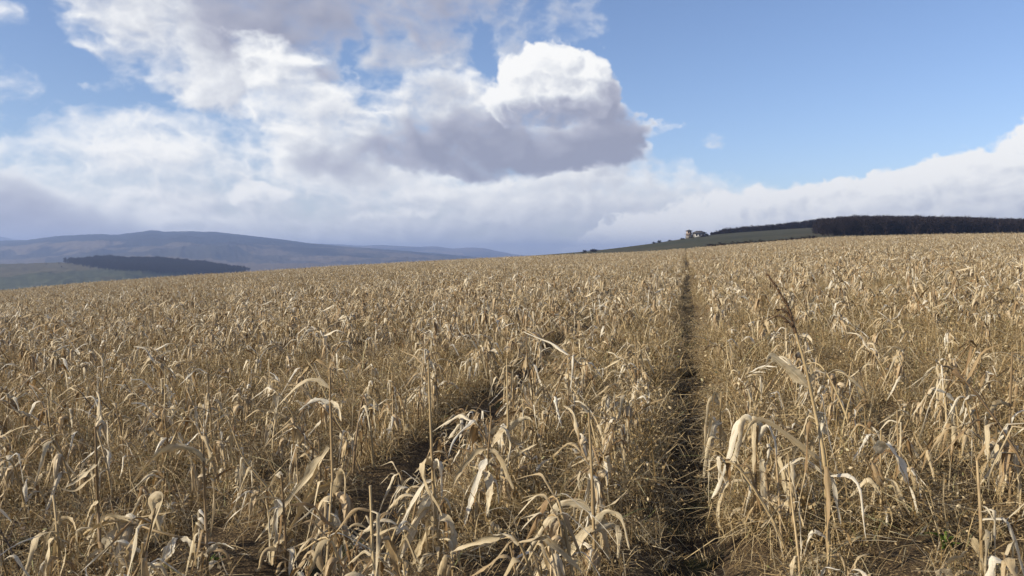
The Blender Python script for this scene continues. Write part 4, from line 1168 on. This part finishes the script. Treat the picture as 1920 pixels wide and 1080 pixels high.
# ================================================================== woods, hedges and shrubs on the hill (bare winter twigs)
def bark(nt, b):
    f, r = piece(nt)
    nt.put(b.inputs['Base Color'], nt.ramp(f, [(0, (.013, .010, .011)), (.6, (.024, .019, .020)), (1, (.040, .031, .030))]))
M_TWIG = material('bare_twigs', bark, .95, .05)
M_TRUNK = material('tree_bark', bark, .95, .05)
def bare_tree(rng, H, spread_, trunk=.3, nb=26, twigs=16, tw=.035, stem=.62):
    """trunk, limbs and a haze of twigs: (trunk builder, crown builder)"""
    tb, cb = MB(), MB()
    P = catmull([(0, 0, -.4), (rng.normal(0, .1), rng.normal(0, .1), H * stem * .5), (rng.normal(0, .3), rng.normal(0, .3), H * stem)], 6)
    tb.tube(P, np.linspace(H * .018, H * .006, 6), 5)
    for i in range(nb):
        t = rng.uniform(trunk, 1.)
        p0 = P[int(t * 5)]
        a = rng.uniform(0, 6.283)
        L = spread_ * rng.uniform(.55, 1.0) * (1.15 - .45 * t)
        e = rng.uniform(.25, 1.25) if stem > .3 else rng.uniform(-.05, 1.3)
        end = p0 + np.array([math.cos(a) * math.cos(e), math.sin(a) * math.cos(e), math.sin(e) * 1.25]) * L
        end[2] = min(end[2], H * rng.uniform(.86, 1.0))
        mid = (p0 + end) / 2 + rng.normal(0, .06, 3) * L
        Q = catmull([p0, mid, end], 5)
        cb.tube(Q, np.linspace(H * .006, H * .002, 5), 3, rng.random())
        for j in range(twigs):
            c = Q[rng.integers(1, 5)] + rng.normal(0, .05, 3) * L
            d = rng.normal(0, 1, 3); d[2] = abs(d[2]) * .9
            d *= rng.uniform(.35, 1.0) * spread_ * .30 / np.linalg.norm(d)
            w = np.cross(d, rng.normal(0, 1, 3)); w *= tw / (np.linalg.norm(w) + 1e-9)
            c2 = c + d * .55 + rng.normal(0, .1, 3) * np.linalg.norm(d)
            cb.quads([c - w, c + w, c2 + d * .6, c2 - w * .6], [(0, 1, 2, 3)], rng.random())
    return tb, cb
def tree_mesh(rng, H, sp, **k):
    tb, cb = bare_tree(rng, H, sp, **k)
    b = MB(); b.add(tb, 0); b.add(cb, 1)
    return b.mesh('bare_tree', [M_TRUNK, M_TWIG])
C_TREE = proto_collection('tree_shape', [tree_mesh(np.random.default_rng(4000 + i), 12.5, 4.6, nb=30, twigs=26, tw=.075) for i in range(9)] +
                          [tree_mesh(np.random.default_rng(4100 + i), 5.0, 2.6, trunk=.05, nb=22, twigs=22, tw=.055) for i in range(6)])
rt = np.random.default_rng(31)
def wood(name, pts, which, size, label):
    n = len(pts)
    rot = np.stack([rt.normal(0, .05, n), rt.normal(0, .05, n), rt.uniform(0, 6.28, n)], -1)
    return scatter(name, pts, rot, size, which, C_TREE, kind='stuff', label=label, category='woodland')
# dense wood over the brow on the right
pts, wh, sz = [], [], []
for i in range(2600):
    y = 385 + rt.random() ** .8 * 150
    q = rt.uniform(q_of(1528) + .03 * max(0, (y - 400) / 100) * 0, .86)
    edge = q_of(1528) + .012 * math.sin(y * .05)
    if q < edge or rt.random() < 0:
        continue
    x = q * y
    pts.append((x, y, float(ground(x, y)) - .2)); wh.append(rt.integers(0, 9)); sz.append(rt.uniform(.82, 1.12) * (.72 + .28 * min(1, (q - edge) / .03)))
pts = np.array(pts)
# stand the tree tops along one even brow
top = (HOR - np.interp(960 + F * pts[:, 0] / pts[:, 1], [1520, 1545, 1600, 1700, 1800, 1920, 2300], [417, 404, 399, 399, 401, 405, 412])) / F
hgt = np.array(sz) * 12.5
pts[:, 2] = np.minimum(pts[:, 2], top * pts[:, 1] + EYE - hgt * .97 + rt.normal(0, .35, len(pts)) + (fbm(pts[:, 0] / 9, pts[:, 1] / 30, 3) - .5) * 2.2)
low = top * pts[:, 1] + EYE - hgt * .97 - pts[:, 2]
wood('woodland', pts, wh, sz, 'dense dark leafless wood over the brow of the hill')
# thin belt of trees along the top of the meadow
pts, wh, sz = [], [], []
for i in range(420):
    px = rt.uniform(1332, 1545)
    y = rt.uniform(606, 650)
    x = q_of(px) * y
    topy = np.interp(px, [1332, 1360, 1400, 1440, 1470, 1500, 1545], [434, 426, 421, 418, 413, 409, 402])
    zt = (HOR - topy) / F * y + EYE
    zg = float(ground(q_of(px) * 600, 600)) - .3
    h = max(1.8, zt - zg) * rt.uniform(.72, 1.03)
    big = h > 6.5
    pts.append((x, y, zg - .2)); wh.append(rt.integers(0, 9) if big else rt.integers(9, 15)); sz.append(h / (12.5 if big else 5.0))
wood('tree_belt', np.array(pts), wh, sz, 'belt of leafless trees along the top of the green meadow')
# trees of the knoll in the valley
pts, sz = [], []
poly = [(100, 489), (150, 487), (220, 487), (300, 490), (345, 494), (400, 499), (468, 508), (400, 517), (290, 513), (215, 507), (165, 500), (120, 492)]
ko = bpy.data.objects['knoll']
kco = np.zeros(len(ko.data.vertices) * 3, np.float32); ko.data.vertices.foreach_get('co', kco); kco = kco.reshape(-1, 3)
kpx, kpy = project(kco[:, 0], kco[:, 1], kco[:, 2])
def inside(px, py):
    r = False
    for (x0, y0), (x1, y1) in zip(poly, poly[1:] + poly[:1]):
        if (y0 > py) != (y1 > py) and px < (x1 - x0) * (py - y0) / (y1 - y0) + x0:
            r = not r
    return r
front = kco[:, 1] < 2010
sel = [i for i in np.where(front)[0] if inside(kpx[i], kpy[i] + 1.5)]
for i in sel:
    for _ in range(4):
        pts.append(kco[i] + np.array([rt.normal(0, 7), rt.normal(0, 18), -1.5])); sz.append(rt.uniform(.9, 1.5) * (.75 + .6 * float(vnoise(kco[i][0] / 60, kco[i][1] / 200))))
for i in rt.choice(sel, 160):
    pts.append(kco[i] + np.array([rt.normal(0, 34), rt.normal(-20, 60), -2.0])); sz.append(rt.uniform(.4, .8))
if pts:
    wood('knoll_woodland', np.array(pts), rt.integers(0, 9, len(pts)), np.array(sz), 'dark wood covering the low knoll in the valley')
print('knoll trees', len(pts))

def shrub(px, py, w_px, y, label, h=None, seed=0):
    """one twiggy bush standing on the slope"""
    x = q_of(px) * y
    w = w_px / F * y
    p = (x, y, float(ground(x, y)))
    root = link('shrub', None, None, label=label, category='shrub', group='dark shrubs on the hillside')
    root.location = p
    rng = np.random.default_rng(6000 + seed)
    hh = (h or w * .6) * .66
    tb, cb = bare_tree(rng, hh, hh * .8, trunk=.0, nb=34, twigs=30, tw=hh * .022, stem=.22)
    V_ = cb.v
    cb.v = [q * np.array([max(1., w / hh * .6), 1., 1.]) for q in V_]
    link('stem', tb.mesh('stem', M_TRUNK), root)
    link('crown', cb.mesh('crown', M_TWIG), root)
shrub(975, 476, 16, 330, 'lowest lone shrub where the field meets the valley haze', 1.7, 1)
shrub(1096, 468, 18, 560, 'small shrub adjoining the bigger bush on the bare skyline', 3.2, 2)
shrub(1113, 467, 26, 560, 'biggest dark bush alone on the bare grassy skyline', 4.0, 3)
shrub(1226, 455, 12, 590, 'shrub at the low end of the short skyline row', 2.4, 4)
shrub(1236, 454, 14, 590, 'middle shrub of the short skyline row below the tower', 3.0, 5)
shrub(1256, 452, 12, 592, 'tiny shrub nearest the tower in the skyline row', 1.8, 6)
shrub(1279, 448, 12, 585, 'shrub hugging the foot of the tower', 2.2, 7)
shrub(1318, 446, 16, 575, 'dark bush in front of the white house corner', 2.8, 8)
shrub(1326, 445, 12, 575, 'low bush just beyond the house corner', 2.0, 9)
hp = [(1335, 458, 26), (1352, 458, 18), (1372, 456, 14), (1392, 454, 22), (1410, 453, 20), (1430, 453, 18), (1448, 452, 22), (1466, 451, 20), (1486, 449, 22), (1505, 447, 20), (1524, 445, 20)]
for i, (px, py, w) in enumerate(hp):
    y = 262
    zt = (HOR - (py - 9)) / F * y + EYE
    x = q_of(px) * y
    shrub(px, py, w * 2.0, y, '%s bush from the tower end of the dark hedge line behind the crop' % ordinal(i + 1), max(1.6, zt - float(ground(x, y))) * rt.uniform(.85, 1.05), 20 + i)

# ================================================================== the house and its tower
def plain(name, c, var=.12, scale=3., rough=.85):
    def build(nt, b):
        n = nt.noise(obj_co(nt), scale, 4, .6)[0]
        nt.put(b.inputs['Base Color'], nt.mix(1.0, c, nt.rng(n, .3, .7, 1 - var, 1 + var, 'LINEAR'), 'MULTIPLY'))
    return material(name, build, rough, .2)
M_WHITE = plain('white_render', (.42, .42, .41))
M_PINK = plain('pinkish_render', (.34, .285, .255))
M_STONE = plain('grey_stone', (.17, .155, .14), .3, 6.)
M_ROOF = plain('dark_roof_tiles', (.055, .05, .05), .25, 9.)
M_WOOD = plain('brown_timber', (.12, .075, .04), .2)
M_GLASS = plain('window_glass', (.03, .035, .045), .05, 1., .12)
M_YELLOW = plain('ochre_render', (.45, .36, .22))
def part(name, mat, parent, *boxes):
    b = MB()
    for q in boxes:
        b.box(*q)
    return link(name, b.mesh(name, mat, smooth=False), parent)
def hip(name, mat, parent, x0, x1, y0, y1, z0, z1, inset, thick=.18):
    b = MB()
    m = (y0 + y1) / 2
    V = [(x0, y0, z0), (x1, y0, z0), (x1, y1, z0), (x0, y1, z0), (x0, y0, z0 + thick), (x1, y0, z0 + thick), (x1, y1, z0 + thick), (x0, y1, z0 + thick), (x0 + inset, m, z1), (x1 - inset, m, z1)]
    b.quads(V, [(3, 2, 1, 0), (0, 1, 5, 4), (1, 2, 6, 5), (2, 3, 7, 6), (3, 0, 4, 7), (4, 5, 9, 8), (6, 7, 8, 9), (5, 6, 9, 9), (7, 4, 8, 8)])
    return link(name, b.mesh(name, mat, smooth=False), parent)
def window(parent, x, z, w, h, yf):
    o = part('window', M_GLASS, parent, (x - w / 2, x + w / 2, yf - .05, yf + .1, z, z + h))
    part('frame', M_WOOD, o, (x - w / 2 - .09, x - w / 2, yf - .09, yf + .05, z - .09, z + h + .09), (x + w / 2, x + w / 2 + .09, yf - .09, yf + .05, z - .09, z + h + .09), (x - w / 2, x + w / 2, yf - .09, yf + .05, z - .09, z), (x - w / 2, x + w / 2, yf - .09, yf + .05, z + h, z + h + .09))
HY = 596.0
PXM = HY / F                                              # metres per photo pixel at the house
tx = q_of(1291) * HY
zb = float(ground(tx, HY)) - .4
tower = link('lookout_tower', None, None, label='square lookout tower with pink top storey and dark cap roof beside the house', category='tower')
tower.location = (tx, HY, zb)
part('base', M_STONE, tower, (-2.0, 2.0, -2.0, 2.0, 0, 2.2))
part('wall', M_PINK, tower, (-1.65, 1.65, -1.65, 1.65, 2.2, 5.6))
part('balcony', M_WOOD, tower, (-2.6, 2.6, -2.6, 2.6, 2.9, 3.05), (-2.6, -2.5, -2.6, 2.6, 3.75, 3.85), (2.5, 2.6, -2.6, 2.6, 3.75, 3.85), (-2.5, 2.5, -2.6, -2.5, 3.75, 3.85), *[(x - .05, x + .05, -2.58, -2.5, 3.05, 3.75) for x in np.linspace(-2.5, 2.5, 8)])
window(tower, -.75, 4.0, .7, 1.1, -1.65); window(tower, .75, 4.0, .7, 1.1, -1.65); window(tower, 0, .8, .8, .9, -2.0)
hip('roof', M_ROOF, tower, -2.35, 2.35, -2.35, 2.35, 5.6, 6.7, 2.2)
hx = q_of(1310) * HY
zb = float(ground(hx, HY)) - .6
house = link('house', None, None, label='white single-storey house with a broad dark hipped roof beside the tower', category='house')
house.location = (hx, HY, zb)
part('wall', M_WHITE, house, (-3.9, 3.9, -3, 3.5, 0, 3.1))
hip('roof', M_ROOF, house, -5.2, 5.2, -4.0, 4.4, 3.1, 5.0, 3.6)
for x in (-2.6, -.2):
    window(house, x, 1.2, 1.0, 1.2, -3)
d = part('door', M_WOOD, house, (1.6, 2.6, -3.07, -2.9, .3, 2.4))
part('handle', M_STONE, d, (2.4, 2.47, -3.13, -3.07, 1.3, 1.4))
part('porch', M_STONE, house, (-4.9, -3.9, -2.6, 2.6, 0, 2.4))
part('annex', M_YELLOW, house, (3.9, 6.4, -1.8, 2.6, 0, 2.2))
hip('annex_roof', M_ROOF, house, 3.95, 6.8, -2.2, 3.0, 2.2, 2.9, 1.0, .1)

# ================================================================== the air of the valley
hz = bpy.data.materials.new('valley_haze')
hz.use_nodes = True
hz.node_tree.nodes.clear()
H_ = NT(hz.node_tree)
ho, hv = H_.n('ShaderNodeOutputMaterial'), H_.n('ShaderNodeVolumePrincipled')
hv.inputs['Color'].default_value = (.42, .57, .95, 1)
hv.inputs['Density'].default_value = HAZE
hv.inputs['Anisotropy'].default_value = .2
hz.node_tree.links.new(hv.outputs[0], ho.inputs['Volume'])
b = MB()
b.box(-14500, 14500, -2000, 15000, -240, 232)
o = link('haze', b.mesh('haze', hz, smooth=False), kind='stuff', label='thin blue haze lying over the valley and hills', category='haze')
